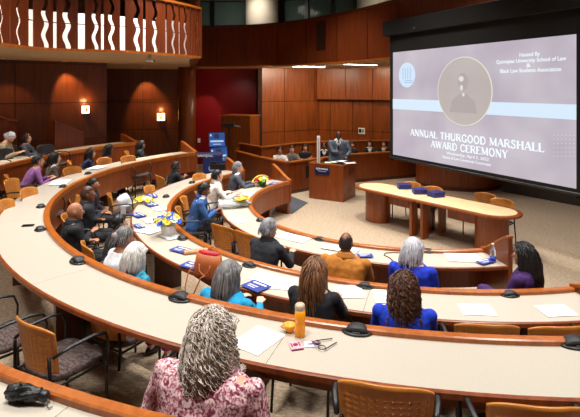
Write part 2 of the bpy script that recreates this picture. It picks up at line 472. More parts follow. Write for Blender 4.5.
b = MB(); ribbon(b, BP, BS, 0, BS[-1], SOF + .03, SOF + .83, .04, n=60, off=.9); struct(b.build('wall_balcony_inner', WHITEP), 'low white wall behind the balcony boards')
b = MB(); ribbon(b, BP, BS, BS[-1] * .80, BS[-1] - .05, SOF + .03, SOF + .80, .04, n=14, off=.3); struct(b.build('wall_balcony_inner', WHITEP), 'low white wall behind the right end of the balcony boards')
for f_, o1, o2 in ((.14, .34, .95), (.34, .34, .95), (.54, .34, .95), (.72, .34, .95), (.90, .14, .30)):
    p, d, n_ = path_at(BP, BS, BS[-1] * f_); q = p + n_ * o1; r_ = p + n_ * o2
    o = area('balcony_fill', (q.x, q.y, 5.7), .25, 22, (1, .96, .92), spread=90)  # unseen fill, added to whiten the low wall behind the slots
    o.rotation_euler = (Vector((r_.x, r_.y, 4.0)) - Vector((q.x, q.y, 5.7))).to_track_quat('-Z', 'Y').to_euler()
# balcony back wall dark upstairs already stands; camera dome under the soffit
p = at(150, 56.5, SOF)if False else Vector((-140 / F * 10.4, 10.4, SOF))
t = thing('security_camera', 'small white security camera under the balcony soffit', 'camera', (p.x, p.y, SOF - .14))
b = MB(); b.box((0, 0, .12), (.08, .08, .04)); b.tube([(0, 0, .12), (0, 0, .05)], .015); b.build('bracket', CHROME, t)
b = MB(); b.tube([(-.08, 0, .04), (.09, -.03, .02)], .035, 12); b.build('housing', WHITEP, t, smooth=True)
b = MB(); b.tube([(.09, -.03, .02), (.1, -.033, .018)], .026, 12); b.build('lens', BLACK, t)
# wall washing downlights and sconces
for px, Y, pw in ((65, 12.75, 300), (143.5, 17.55, 420), (3, 11.6, 130)):
    x = (px - 290) / F * Y
    t = thing('recessed_downlight', {65: 'recessed downlight washing the left wall above the wall lamp', 143.5: 'recessed downlight washing the recessed wall between two panels', 3: 'recessed downlight at the left frame edge'}[px], 'lamp', (x + .05, Y - .12, SOF - .012))
    b = MB(); b.lathe((0, 0, 0), [(.05, .01), (.075, .01), (.075, 0), (.05, 0)], 24); b.build('ring', WHITEP, t)
    b = MB(); b.lathe((0, 0, .004), [(.001, 0), (.05, 0), (.05, .004), (.001, .004)], 20); b.build('bulb', LAMPE, t)
    spot('wall_wash', (x + .05, Y - .16, SOF - .03), (x + .05, Y + .55, SOF - 1.6), pw * .7, 62, (1, .58, .25), .6)
SCE = plain('sconce_glass', (255, 205, 130), emit=7, var=0)
def sconce(px, py, P0, P1, label, rs=.1, hs=.2):
    t_ = xfrac(P0, P1, [px])[0]; q = Vector(P0).lerp(Vector(P1), t_); d = (Vector(P1) - Vector(P0)).normalized()
    z = CAMZ - (py - YH) * q.y / F
    t = thing('wall_sconce', label, 'lamp', (q.x, q.y, z - .13), math.atan2(d.y, d.x))
    b = MB(); b.arc((0, .02), [(rs - .02, 0), (rs, 0), (rs, hs), (rs - .02, hs)], 180, 360, 20); b.build('glass_shade', SCE, t, smooth=True)
    b = MB(); b.box((0, -rs - .03, hs / 2), (rs * .45, .02, hs * .6)); b.box((0, -.04, -.01), (rs * 1.4, .08, .02)); b.build('bracket', BMETAL, t)
    l = bpy.data.lights.new('sconce_bulb', 'POINT'); l.energy = 8; l.color = (1, .5, .18); l.shadow_soft_size = .06
    o = bpy.data.objects.new('sconce_bulb', l); C.objects.link(o); nv = Vector((d.y, -d.x)) * .2; o.location = (q.x + nv.x, q.y + nv.y, z + hs)
sconce(85.5, 108.5, wl0, wl1, 'square glowing wall sconce on the dark wall left of the recess')
sconce(161, 117, wr0, wr1, 'square glowing wall sconce on the recessed wall beside the column', .14, .27)
# ------------------------------------------------------------------ stair cheek walls at the back
def cheek_profile(L, z0, zlow, zhigh, n=14):
    """outline (u, z): high at u=0 falling in a hollow curve to u=L"""
    pts = [(0, z0), (0, zhigh)]
    for i in range(n + 1):
        t = i / n
        pts.append((L * (.06 + .94 * t), zlow + (zhigh - zlow) * (1 - t) ** 1.5 * (1 + .6 * t)))
    pts.append((L, z0))
    return pts
def cheek(mb, p, q, z0, zlow, zhigh, th=.06):
    """upright panel from p (high end) to q (low end)"""
    p, q = Vector(p), Vector(q); d = (q - p); L = d.length; d.normalize(); n = Vector((-d.y, d.x)) * th / 2
    pr = cheek_profile(L, z0, zlow, zhigh)
    mb.rings([[Vector(((p + d * u + n).x, (p + d * u + n).y, z)) for u, z in pr], [Vector(((p + d * u - n).x, (p + d * u - n).y, z)) for u, z in pr]])
def cheek_cap(mb, p, q, zlow, zhigh, th=.1):
    p, q = Vector(p), Vector(q); d = (q - p); L = d.length; d.normalize(); n = Vector((-d.y, d.x)) * th / 2
    pr = cheek_profile(L, 0, zlow, zhigh)[1:-1]
    rs = []
    for u, z in pr:
        c = p + d * u
        rs.append([Vector(((c + n).x, (c + n).y, z)), Vector(((c - n).x, (c - n).y, z)), Vector(((c - n).x, (c - n).y, z + .03)), Vector(((c + n).x, (c + n).y, z + .03))])
    mb.rings(rs)
for nm, pa, Ya, pb, Yb, zl, zh in (('a', 54, 12.3, 83, 12.85, 1.77, 2.08), ('b', -16, 11.6, 17, 11.9, 2.12, 2.35)):
    A_ = ((pa - 290) / F * Ya, Ya); B_ = ((pb - 290) / F * Yb, Yb)
    b = MB(); cheek(b, A_, B_, .75, zl, zh, .12)
    o = struct(b.build('wall_stair', W_RED), 'low cherry stair wall with a hollow sloping top')
    b = MB(); cheek_cap(b, A_, B_, zl, zh, .15); b.build('coping', W_DESK, o)

# ------------------------------------------------------------------ curved desks
def desk(name, label, c, ri, ro, zt, zf, a0, a1, cheeks, rise, nleg, group='curved audience desks'):
    am = R((a0 + a1) / 2); org = Vector((c[0] + ri * math.cos(am), c[1] + ri * math.sin(am), zf))
    t = thing(name, label, 'desk', org, 0, group)
    nseg = max(3, round((a1 - a0) * PI / 180 * ro / 2.4)); st = (a1 - a0) / nseg; gp = .0018 / ro * 57
    b = MB()
    for k in range(nseg): b.arc(c, [(ri, zt - .03), (ro - .025, zt - .03), (ro - .025, zt), (ri, zt)], a0 + k * st + gp, a0 + (k + 1) * st - gp, max(6, int(st / 2.5)))
    b.build('desktop', LAM, t, org)
    n = int((a1 - a0) / 2.2)
    b = MB(); b.arc(c, [(ro - .025, zt - .045), (ro, zt - .04), (ro, zt - .006), (ro - .008, zt + .001), (ro - .025, zt + .001)], a0, a1, n); b.build('edge_trim', W_DESK, t, org)
    b = MB(); b.arc(c, [(ri - .075, zt - .05), (ri, zt - .05), (ri, zt + .03), (ri - .01, zt + .038), (ri - .065, zt + .038), (ri - .075, zt + .03)], a0, a1, n); b.build('front_lip', W_LIP, t, org)
    b = MB(); b.arc(c, [(ri - .06, zt - .47), (ri - .035, zt - .47), (ri - .035, zt - .05), (ri - .06, zt - .05)], a0, a1, n); b.build('modesty_panel', W_DESK, t, org)
    b = MB(); b.arc(c, [(ro - .16, zt - .09), (ro - .14, zt - .09), (ro - .14, zt - .03), (ro - .16, zt - .03)], a0, a1, n); b.build('apron', W_DARK, t, org)
    for k in range(nleg):
        a = R(a0 + (a1 - a0) * (k + .5) / nleg)
        b = MB(); rm = ri + .16
        b.box((c[0] + rm * math.cos(a), c[1] + rm * math.sin(a), (zf + zt - .03) / 2), (.38, .05, zt - .03 - zf), a); b.build('leg', W_DARK, t, org)
    for i, (a, on) in enumerate(zip((a0, a1), cheeks)):
        if not on: continue
        a_ = R(a + (-.3 if i == 0 else .3)); u = Vector((math.cos(a_), math.sin(a_))); cc = Vector(c[:2])
        b = MB(); cheek(b, cc + u * (ro + .0), cc + u * (ri - .075), zt - .47, zt + .03, zt + rise, .06)
        o = b.build('end_panel', W_DESK, t, org)
        b = MB(); cheek_cap(b, cc + u * ro, cc + u * (ri - .075), zt + .03, zt + rise, .08); b.build('end_cap', W_LIP, o, org)
        b = MB(); m_ = cc + u * ((ri + ro) / 2 - .06); b.box((m_.x, m_.y, (zf + zt - .47) / 2), (.42, .07, zt - .47 - zf), a_); b.build('leg', W_DESK, t, org)
    return t
def fix_child_world(o): pass
ZD, ZC, ZA, ZB = .75, .90, 1.20, 1.412
DA, DC, DD, DB = (5.85, 6.42), (4.205, 4.76), (2.91, 3.42), (7.345, 7.95)
CB = (1.65, 9.14)
desk('curved_desk', 'innermost curved cream desk nearest the well, short row in front of the lectern', CD, *DD, ZD, 0, 138, 280, (1, 1), .34, 5)
desk('curved_desk', 'middle curved cream desk with bouquets and blue brochures on its left arm', CC, *DC, ZC, FC, 140, 281.5, (1, 1), .28, 7)
desk('curved_desk', 'long sweeping cream desk across the foreground and up the left side', CA, *DA, ZA, FA, 140, 318, (1, 0), .26, 9)
desk('curved_desk', 'outermost curved desk cut by the lower left corner, holding the folded umbrella', CB, *DB, ZB, FB, 144.8, 300, (1, 0), .2, 9)

# ------------------------------------------------------------------ jury box
jb = thing('jury_box', 'angular cherry jury box holding the row of seated people behind the lectern', 'jury box', (-.055, 13.35, 0))
JO = Vector((-.055, 13.35, 0))
JP = [(-1.75, 15.75), (-.95, 14.45), (-.055, 13.35), (1.85, 14.95), (3.95, 15.85), (4.6, 16.3)]
JH = .86
def wall_seg(b, p, q, z0, z1, th, ext=0):
    p, q = Vector(p), Vector(q); d = q - p; m_ = (p + q) / 2
    b.box((m_.x, m_.y, (z0 + z1) / 2), (d.length + ext, th, z1 - z0), math.atan2(d.y, d.x))
b = MB()
for p, q in zip(JP, JP[1:]): wall_seg(b, p, q, 0, JH, .06, .03)
b.build('front_panel', W_DESK, jb, JO)
b = MB()
for p, q in zip(JP, JP[1:]): wall_seg(b, p, q, JH, JH + .04, .16, .08)
b.build('counter', W_LIP, jb, JO)
b = MB()
for p, q in zip(JP, JP[1:]): wall_seg(b, p, q, .0, .1, .08, .03)
b.build('plinth', W_DARK, jb, JO)
RP = [(-1.68, 16.2), (-.90, 15.2), (-.30, 15.75), (.17, 16.25), (1.7, 17.0), (4.6, 17.1)]
b = MB()
for p, q in zip(RP, RP[1:]): wall_seg(b, p, q, 0, 1.06, .06, .03)
b.build('rear_panel', W_DESK, jb, JO)
b = MB()
for p, q in zip(RP, RP[1:]): wall_seg(b, p, q, 1.06, 1.10, .14, .08)
b.build('rear_rail', W_LIP, jb, JO)
b = MB(); wall_seg(b, (-1.68, 16.2), (-1.75, 15.75), 0, .97, .06, .05); b.build('side_panel', W_DESK, jb, JO)
# opening with equipment in the panel left of the lectern
b = MB(); b.box((.62, 13.88, .55), (.42, .03, .34), math.atan2(1.6, 1.905)); b.build('equipment_niche', BLACK, jb, JO)
# tall booth
q = at(240, 144, 1.3)
bt = thing('wooden_booth', 'tall plain cherry booth standing between the red wall and the jury box', 'booth', (-1.76, 16.75, 0), R(-22))
b = MB(); b.box((-.1, .25, .98), (1.15, .75, 1.96)); b.build('body', W_PANEL, bt, bevel=.005)
b = MB(); b.box((-.1, .25, 1.98), (1.19, .79, .04)); b.build('top', W_LIP, bt)
# ------------------------------------------------------------------ judge bench and wall base behind the screen
t = thing('curved_bench_front', 'curved cherry bench base showing below the projection screen', 'bench', (5.2, 14.9, 0))
b = MB(); b.arc((0, 0), [(0.02, 0), (1.25, 0), (1.25, 1.0), (.02, 1.0)], 165, 375, 30); b.build('body', W_DESK, t)
b = MB(); b.arc((0, 0), [(0.02, 1.0), (1.32, 1.0), (1.32, 1.05), (.02, 1.05)], 160, 380, 30); b.build('top', W_LIP, t)
b = MB(); b.arc((0, 0), [(1.2, 0), (1.27, 0), (1.27, .1), (1.2, .1)], 165, 375, 30); b.build('plinth', W_DARK, t)
a_, c_ = Vector((6.1, 13.75)), Vector((9.0, 9.6))
b = MB(); wall_seg(b, a_, c_, 0, 1.2, .2); struct(b.build('wall_stage', plain('dark_stage_front', (52, 44, 36), rough=.7)), 'dark low wall on the right below the screen')
# ------------------------------------------------------------------ lectern
P1, P2, P3 = Vector((.51, 12.87)), Vector((1.37, 12.37)), Vector((1.75, 13.14))
d = (P2 - P1); rz = math.atan2(d.y, d.x); Lw = d.length; c0 = (P1 + P2) / 2 + Vector((-d.y, d.x)).normalized() * .42
lec = thing('lectern', 'wide cherry lectern with a navy university sign on its front', 'lectern', (c0.x, c0.y, 0), rz)
LH = .93
b = MB(); b.box((0, -.4, LH / 2), (Lw, .03, LH)); b.build('front_panel', W_DESK, lec, bevel=.003)
for sx in (-1, 1):
    b = MB(); b.box((sx * (Lw / 2 - .015), 0, LH / 2), (.03, .8, LH)); b.build('side_panel', W_DESK, lec, bevel=.003)
b = MB(); b.box((0, .0, LH - .06), (Lw - .06, .76, .03)); b.build('writing_top', W_DARK, lec)
b = MB(); b.box((0, -.40, LH + .012), (Lw + .02, .05, .025)); [b.box((s_ * (Lw / 2 - .01), 0, LH + .012), (.05, .82, .025)) for s_ in (-1, 1)]; b.build('rim', W_LIP, lec)
for k in range(5):
    pass
b = MB()
for k in range(4): b.box((Lw / 2 + .003, -.02, .2 + .04 * k), (.006, .3, .012))
for k in range(3): b.box((Lw / 2 + .003, -.02, .66 + .04 * k), (.006, .16, .012))
b.build('vent', W_DARK, lec)
sg = thing('lectern_sign', 'navy blue university sign hung on the lectern front', 'sign', (0, 0, 0))
u = d.normalized(); nrm = Vector((u.y, -u.x))
sp = P1 + u * (Lw * .40) + nrm * .012; sg.location = (sp.x, sp.y, LH - .10); sg.rotation_euler = (0, 0, rz)
NAVYS = plain('sign_navy', (16, 28, 82), rough=.4)
b = MB(); b.box((0, -.006, -.06), (.43, .012, .2)); b.build('board', NAVYS, sg)
text('lettering', 'QUINNIPIAC', .062, WHITE, sg, (0, -.014, -.015), bold=.001)
text('lettering', 'SCHOOL OF LAW', .03, WHITE, sg, (0, -.014, -.075))
# items on the lectern
PZ = [.001]
def place_paper(px, py, z, w_, h_, rz, label, name='paper_sheet', mat=None, cat='paper', group=None, th=.002, printed=True):
    p = at(px, py, z); PZ[0] += .0007; t = thing(name, label, cat, (p.x, p.y, z + PZ[0]), rz, group)
    b = MB(); b.box((0, 0, th / 2), (w_, h_, th)); b.build('sheet', mat or WHITE, t)
    if printed:
        b = MB(); pm = plain('ink_grey', (150, 150, 165)) if (mat is None) else WHITE
        if mat is None:
            for k in range(3): b.box((0, (.03 - .025 * k), th + .0006), (w_ * .45, .006, .001))
        else:
            b.box((0, h_ * .28, th + .0006), (w_ * .7, h_ * .12, .001)); b.box((-w_ * .1, -h_ * .05, th + .0006), (w_ * .5, h_ * .06, .001)); b.box((-w_ * .1, -h_ * .22, th + .0006), (w_ * .4, h_ * .05, .001))
        b.build('print', pm, t)
    return t
t = place_paper(350, 163, .96, .3, .21, .3, 'white papers on the right corner of the lectern')
for i, (px, col) in enumerate(((330, (120, 150, 40)), (336, (180, 190, 60)), (342, (40, 60, 150)))):
    p = at(px, 161, .95)
    t = thing('folder', ('green', 'lime', 'blue')[i] + ' folder lying on the lectern top', 'folder', (p.x, p.y, LH - .04 + i * .02), .5 * i)
    b = MB(); b.box((0, 0, .01), (.3, .22, .018)); b.build('cover', plain('folder_%d' % i, col), t); b = MB(); b.box((0, .0, .021), (.27, .2, .004)); b.build('page', WHITE, t)
pp = (28.5 / F * 13.15, 13.15)
t = thing('banner_stand', 'slim white upright post beside the lectern', 'stand', (pp[0], pp[1], 0))
b = MB(); b.box((0, 0, .83), (.085, .05, 1.62)); b.build('post', WHITEP, t, bevel=.01); b = MB(); b.box((0, 0, .01), (.3, .25, .02)); b.build('base', BLACK, t)
b = MB(); b.box((.0, -.035, .83), (.03, .02, 1.5)); b.build('slot', plain('post_grey', (190, 190, 192)), t)
# dark floor mat
b = MB(); b.slab([at(*q, .0) for q in ((262, 209), (292, 214), (308, 203), (290, 196), (282, 196))], (0, 0, .012)); tag(b.build('floor_mat', plain('mat_grey', (70, 72, 78), rough=.9, var=.2)), 'dark grey floor mat between the near desk end and the lectern', 'mat')
# wall plate
q = Vector((362, 131))
qq = Vector(u1).lerp(Vector(u2), 0)
tt = xfrac(bw1, bw2, [362])[0]; q = Vector(bw1).lerp(Vector(bw2), tt) - nn * .04; zz = CAMZ - (131 - YH) * q.y / F
t = thing('wall_intercom', 'small white wall intercom with dark buttons on the back panels', 'intercom', (q.x, q.y, zz - .12), math.atan2(d_.y, d_.x))
b = MB(); b.box((0, 0, .12), (.26, .04, .24)); b.build('plate', WHITEP, t, bevel=.01)
b = MB(); b.box((-.05, -.025, .13), (.1, .02, .14)); b.build('speaker', BLACK, t)
b = MB(); b.box((.06, -.025, .13), (.05, .02, .12)); b.build('button', plain('btn_grey', (90, 90, 90)), t)

# ------------------------------------------------------------------ projection screen
YL, YR = 11.9, 7.83
SL0 = Vector(((393 - 290) / F * YL, YL)); SR0 = Vector(((576.5 - 290) / F * YR, YR))
d = SR0 - SL0; SW = d.length; rz = math.atan2(d.y, d.x)
zb, zt_ = 1.30, 3.83
SH = zt_ - zb
sc = thing('projection_screen', 'large lit projection screen showing the award ceremony slide, hung at the right', 'screen', (SL0.x, SL0.y, zb), rz)
def emis(name, col, st=.9, col2=None):
    m, t, b = new_mat(name); c = srgb(col)
    b.inputs['Base Color'].default_value = (.05, .05, .05, 1); b.inputs['Roughness'].default_value = .8
    b.inputs['Emission Color'].default_value = c; b.inputs['Emission Strength'].default_value = st
    if col2:
        tc = t.nodes.new('ShaderNodeTexCoord'); n = t.nodes.new('ShaderNodeTexNoise'); n.inputs['Scale'].default_value = .9; n.inputs['Detail'].default_value = 2
        r = t.nodes.new('ShaderNodeValToRGB'); r.color_ramp.elements[0].color = c; r.color_ramp.elements[1].color = srgb(col2)
        r.color_ramp.elements[0].position = .35; r.color_ramp.elements[1].position = .65
        t.links.new(tc.outputs['Object'], n.inputs[0]); t.links.new(n.outputs['Fac'], r.inputs[0]); t.links.new(r.outputs[0], b.inputs['Emission Color'])
    return m
S_BG = emis('slide_lilac', (186, 174, 190), .9, (206, 198, 208))
S_BAND = emis('slide_band', (212, 232, 250), 1.0)
S_TXT = emis('slide_text', (236, 246, 252), 1.05)
S_RING = emis('slide_ring', (226, 224, 204), 1.0)
S_DISC = emis('slide_disc', (188, 177, 174), .92, (196, 187, 184))
S_LOGO = emis('slide_logo', (206, 226, 246), 1.0)
S_LOG2 = emis('slide_logo_lines', (165, 195, 228), 1.0)
S_FIG = emis('slide_figure', (178, 167, 165), .92)
S_FIG2 = emis('slide_figure_light', (226, 224, 222), .95)
b = MB(); b.box((SW / 2, .01, SH / 2), (SW, .02, SH)); b.build('slide_background', S_BG, sc)
MK = plain('screen_masking_black', (12, 12, 12), rough=.9)
b = MB(); b.box((-.055, .012, SH / 2 + .18), (.11, .03, SH + .66)); b.box((SW + .16, .012, SH / 2 + .18), (.32, .03, SH + .66)); b.box((SW / 2, .012, -.03), (SW + .1, .03, .07)); b.box((SW / 2, .012, SH + .26), (SW + .1, .03, .52)); b.build('black_border', MK, sc)
b = MB(); b.tube([(-.11, .0, -.08), (SW + .32, .0, -.08)], .026, 12); b.build('weight_bar', BLACK, sc)
b = MB(); b.box((SW / 2 + .1, .06, SH + .60), (SW + .75, .34, .36)); b.build('housing', MK, sc, bevel=.01)
b = MB(); b.tube([(-.31, .06, SH + .6), (-.29, .06, SH + .6)], .05, 12); b.tube([(.9, -.12, SH + .5), (.9, -.14, SH + .5)], .03, 10); b.build('bolt', CHROME, sc)
def sxy(px, py):
    k = (px - 290) / F; s = (k * SL0.y - SL0.x) / (d.x - k * d.y); Y = SL0.y + d.y * s
    return s * SW, CAMZ - (py - YH) * Y / F - zb
def srect(b, u0, v0, u1, v1, y=-.004): b.box(((u0 + u1) / 2, y, (v0 + v1) / 2), (u1 - u0, .004, v1 - v0))
u0, v0 = sxy(394, 101.8); _, v1 = sxy(394, 112)
_, v2 = sxy(575, 123.5); 
bb = SH * (1 - (101.8 - 55) / 103.); bt_ = SH * (1 - (112 - 55) / 103.)
b = MB(); srect(b, 0, bt_, SW, bb); b.build('blue_band', S_BAND, sc)
cu, cv = sxy(465.5, 91.5)
ru = .225 * SW * .62
def disc(b, c, ru, rv, y, n=48): b.rings([[Vector((c[0] + ru * math.cos(2 * PI * k / n), y + o, c[1] + rv * math.sin(2 * PI * k / n))) for k in range(n)] for o in (0, .004)])
cl, _ = sxy(438, 91); cr, _ = sxy(493, 91)
ru = (cr - cl) / 2; cu = (cl + cr) / 2
_, vt = sxy(466, 56.5); _, vb = sxy(466, 126); rv = (vt - vb) / 2; cv = (vt + vb) / 2
b = MB(); disc(b, (cu, cv), ru, rv, -.012); b.build('medallion_ring', S_RING, sc)
b = MB(); disc(b, (cu, cv), ru * .97, rv * .975, -.018); b.build('medallion', S_DISC, sc)
b = MB(); disc(b, (cu, cv + rv * .28), ru * .19, rv * .25, -.024); b.rings([[Vector((cu + x * ru, -.024 + o, cv + z * rv)) for x, z in ((-.5, -.62), (-.42, -.28), (-.14, -.08), (.14, -.08), (.42, -.28), (.5, -.62))] for o in (0, .003)]); b.build('portrait_silhouette', S_FIG, sc)
b = MB(); disc(b, (cu - ru * .06, cv + rv * .36), ru * .09, rv * .08, -.029); disc(b, (cu - ru * .05, cv + rv * .1), ru * .05, rv * .08, -.029); disc(b, (cu + ru * .02, cv - rv * .1), ru * .04, rv * .05, -.029); b.build('portrait_highlight', S_FIG2, sc)
lu, lv = sxy(407, 75)
_, lt = sxy(407, 62.5); _, lb = sxy(407, 87.5); lr = (lt - lb) / 2; ll, _ = sxy(399, 75); lrr, _ = sxy(415.3, 75); lru = (lrr - ll) / 2
b = MB(); disc(b, (lu, lv), lru, lr, -.008); b.build('logo_disc', S_LOGO, sc)
b = MB()
for s_ in (-.45, -.15, .15, .45): b.box((lu + s_ * lru, -.012, lv + .12 * lr), (lru * .09, .004, lr * .9))
for s_ in (-.45, -.6): b.box((lu + .25 * lru, -.012, lv + s_ * lr), (lru * 1.0, .004, lr * .07))
b.build('logo_emblem', S_LOG2, sc)
b = MB()
for i in range(6):
    for j in range(12):
        px, py = 554 + i * 4.0, 110 + j * 4.2
        if j in (2, 3, 4, 5): continue
        u_, v_ = sxy(px, py); b.box((u_, -.006, v_), (.012, .003, .012))
b.build('dot_pattern', S_BAND, sc)
import os
SER = None
STK = {  # capital letters as pen strokes on a 1-high em: (points, weight)
    'A': (.78, [([(.08, 0), (.39, 1)], .05), ([(.39, 1), (.70, 0)], .12), ([(.2, .34), (.57, .34)], .05)], [(.08, 0), (.70, 0)]),
    'N': (.82, [([(.14, 0), (.14, 1)], .05), ([(.14, 1), (.68, 0)], .12), ([(.68, 0), (.68, 1)], .05)], [(.14, 0), (.12, 1), (.68, 1)]),
    'U': (.80, [([(.15, 1), (.15, .3), (.24, .06), (.4, .0), (.56, .06), (.66, .3)], .11), ([(.66, .3), (.66, 1)], .05)], [(.15, 1), (.66, 1)]),
    'L': (.66, [([(.16, 0), (.16, 1)], .12), ([(.16, .03), (.58, .03), (.6, .2)], .05)], [(.16, 0), (.16, 1)]),
    'T': (.72, [([(.36, 0), (.36, 1)], .12), ([(.06, .8), (.08, .97), (.64, .97), (.66, .8)], .05)], [(.36, 0)]),
    'H': (.84, [([(.16, 0), (.16, 1)], .12), ([(.68, 0), (.68, 1)], .12), ([(.16, .52), (.68, .52)], .05)], [(.16, 0), (.16, 1), (.68, 0), (.68, 1)]),
    'R': (.78, [([(.16, 0), (.16, 1)], .12), ([(.16, .97), (.45, .97), (.6, .86), (.6, .64), (.45, .52), (.16, .52)], .06), ([(.4, .52), (.68, 0)], .11)], [(.16, 0), (.16, 1), (.7, 0)]),
    'G': (.82, [([(.7, .78), (.6, .93), (.42, .99), (.22, .86), (.12, .5), (.22, .14), (.42, .01), (.62, .08), (.68, .2)], .09), ([(.68, .0), (.68, .42)], .11)], [(.66, .42)]),
    'O': (.84, [([(.42 + .3 * math.cos(2 * PI * k / 20), .5 + .49 * math.sin(2 * PI * k / 20)) for k in range(21)], .09)], []),
    'D': (.82, [([(.16, 0), (.16, 1)], .12), ([(.16, .97), (.42, .97), (.62, .84), (.71, .5), (.62, .16), (.42, .03), (.16, .03)], .08)], [(.16, 0), (.16, 1)]),
    'M': (.98, [([(.14, 0), (.16, 1)], .05), ([(.16, 1), (.48, .08)], .11), ([(.48, .08), (.8, 1)], .05), ([(.8, 1), (.82, 0)], .12)], [(.14, 0), (.14, 1), (.82, 1), (.82, 0)]),
    'S': (.64, [([(.52, .8), (.42, .96), (.28, .98), (.14, .88), (.14, .7), (.3, .56), (.46, .44), (.52, .26), (.42, .06), (.26, .02), (.12, .1), (.1, .24)], .085)], []),
    'W': (1.08, [([(.1, 1), (.34, 0)], .11), ([(.34, 0), (.54, .95)], .05), ([(.54, .95), (.76, 0)], .11), ([(.76, 0), (.98, 1)], .05)], [(.1, 1), (.54, 1), (.98, 1)]),
    'E': (.70, [([(.16, 0), (.16, 1)], .12), ([(.16, .97), (.58, .97), (.6, .8)], .05), ([(.16, .52), (.46, .52)], .05), ([(.16, .03), (.6, .03), (.62, .2)], .05)], [(.16, 0), (.16, 1)]),
    'C': (.78, [([(.68, .78), (.58, .93), (.42, .99), (.22, .86), (.12, .5), (.22, .14), (.42, .01), (.6, .1), (.68, .24)], .09)], []),
    'Y': (.76, [([(.1, 1), (.38, .46)], .11), ([(.38, .46), (.66, 1)], .05), ([(.38, 0), (.38, .46)], .12)], [(.1, 1), (.66, 1), (.38, 0)]),
    ' ': (.36, [], [])}
def serif_line(s_, px0, px1, py, hgt):
    """each capital letter is its own small relief of strokes with serifs"""
    ua, vm = sxy(px0, py); ub, _ = sxy(px1, py); tot = sum(STK[ch][0] for ch in s_); k = (ub - ua) / tot; x_ = 0
    h = hgt
    for ch in s_:
        wd, st, se = STK[ch]
        if st:
            b = MB()
            for pts, wt in st:
                P_ = [Vector((ua + (x_ + q[0]) * k, 0, (q[1] - .5) * h)) for q in pts]
                for i in range(len(P_)):
                    pass
                rs = []
                for i, q in enumerate(P_):
                    tdir = (P_[min(i + 1, len(P_) - 1)] - P_[max(0, i - 1)]).normalized(); nn_ = Vector((-tdir.z, 0, tdir.x)) * wt * k * .85
                    rs.append([q + nn_ + Vector((0, -.009, 0)), q - nn_ + Vector((0, -.009, 0)), q - nn_ + Vector((0, -.012, 0)), q + nn_ + Vector((0, -.012, 0))])
                b.rings(rs)
            for sx_, sy_ in se: b.box((ua + (x_ + sx_) * k, -.0105, (sy_ * .96 + .02 - .5) * h), (.25 * k, .003, .05 * h))
            bmesh.ops.translate(b.bm, verts=b.bm.verts, vec=(0, 0, vm))
            b.build('letter', S_TXT, sc)
        x_ += wd
def stext(s_, px0, px1, py, bold=.0, h=None, n='slide_lettering'):
    ua, _ = sxy(px0, py); ub, _ = sxy(px1, py); um, vm = sxy((px0 + px1) / 2, py); um = (ua + ub) / 2
    o = text(n, s_, 1, S_TXT, sc, (um, -.01, vm), ext=.001, bold=bold)
    wd = o.dimensions.x / 1 if o.dimensions.x else 1
    xs = [v.co.x for v in o.data.vertices]; wd = max(xs) - min(xs)
    k = (ub - ua) / wd; o.scale = (k, h or k, 1)
    for v in o.data.vertices: v.co.z *= .003 / .001 * .3
    return o
serif_line('ANNUAL THURGOOD MARSHALL', 410.5, 545, 132.0, .15)
serif_line('AWARD CEREMONY', 431, 508.5, 143.6, .15)
stext('Wednesday, April 5, 2023', 447, 489, 156.3, .006, .085)
stext('School of Law Ceremonial Courtroom', 443, 491, 160.8, .006, .085)
stext('Hosted By', 519.6, 540, 54.5, .01, .1)
stext('Quinnipiac University School of Law', 496.5, 566.5, 60.3, .012, .1)
stext('&', 526.5, 531, 65.5, .01, .1)
stext('Black Law Students Association', 500.5, 561.5, 70.3, .012, .1)
o = area('screen_glow', (SL0.x, SL0.y, 2.5), .01, .01)
bpy.data.objects.remove(o)

# ------------------------------------------------------------------ front table (two units)
T0 = Vector((1.58, 11.17)); TD = Vector((.49, -.87)).normalized(); TN = Vector((-TD.y, TD.x)); TW = .88
# table runs along TD; TN points to the near-left side or back; find the middle line
mid = at(358, 182.5, .75); mid = Vector((mid.x, mid.y)); midR = at(528.7, 217.6, .75); midR = Vector((midR.x, midR.y))
TD = (midR - mid); TL = TD.length; TD.normalize()
rz = math.atan2(TD.y, TD.x)
def table_unit(label, x0, x1, rnd):
    """local x along the table from the left tip; rnd = which end is rounded"""
    o = mid + TD * (x0 + x1) / 2
    t = thing('conference_table', label, 'table', (o.x, o.y, 0), rz, 'pair of front tables')
    L = x1 - x0; w = .45
    def outline(ins):
        pts = []; r_ = w - ins; e = 1.05 * (w - ins)
        n = 14
        if rnd < 0:
            for k in range(n + 1):
                a = PI / 2 + PI * k / n; pts.append((-L / 2 + w * 1.05 + math.cos(a) * e, math.sin(a) * r_))
            pts += [(L / 2 - ins * 0, -r_), (L / 2 - ins * 0, r_)]
        else:
            for k in range(n + 1):
                a = -PI / 2 + PI * k / n; pts.append((L / 2 - w * 1.05 + math.cos(a) * e, math.sin(a) * r_))
            pts += [(-L / 2, r_), (-L / 2, -r_)]
        return pts
    b = MB(); b.prism(outline(0), .71, .748); b.build('rim', W_TABLE, t, bevel=.006)
    b = MB(); b.prism(outline(.085), .745, .753); b.build('tabletop', W_MAPLE, t)
    b = MB()
    cx_ = (-L / 2 + .52) if rnd < 0 else (L / 2 - .52)
    b.rings([[Vector((cx_ + (.30 if abs(math.cos(a)) else 0) * math.cos(a), .24 * math.sin(a), z)) for a in [2 * PI * k / 28 for k in range(28)]] for z in (0, .71)])
    b.build('pedestal', W_TABLE, t)
    s_ = -1 if rnd > 0 else 1
    for yy in (-.3, .3):
        b = MB(); b.box((s_ * (L / 2 - .12), yy, .355), (.06, .2, .71)); b.build('leg', W_TABLE, t, bevel=.004)
    b = MB(); b.box((0, -.30 if False else .0, .57), (L - .9, .03, .28)); b.build('modesty_panel', W_TABLE, t)
    return t
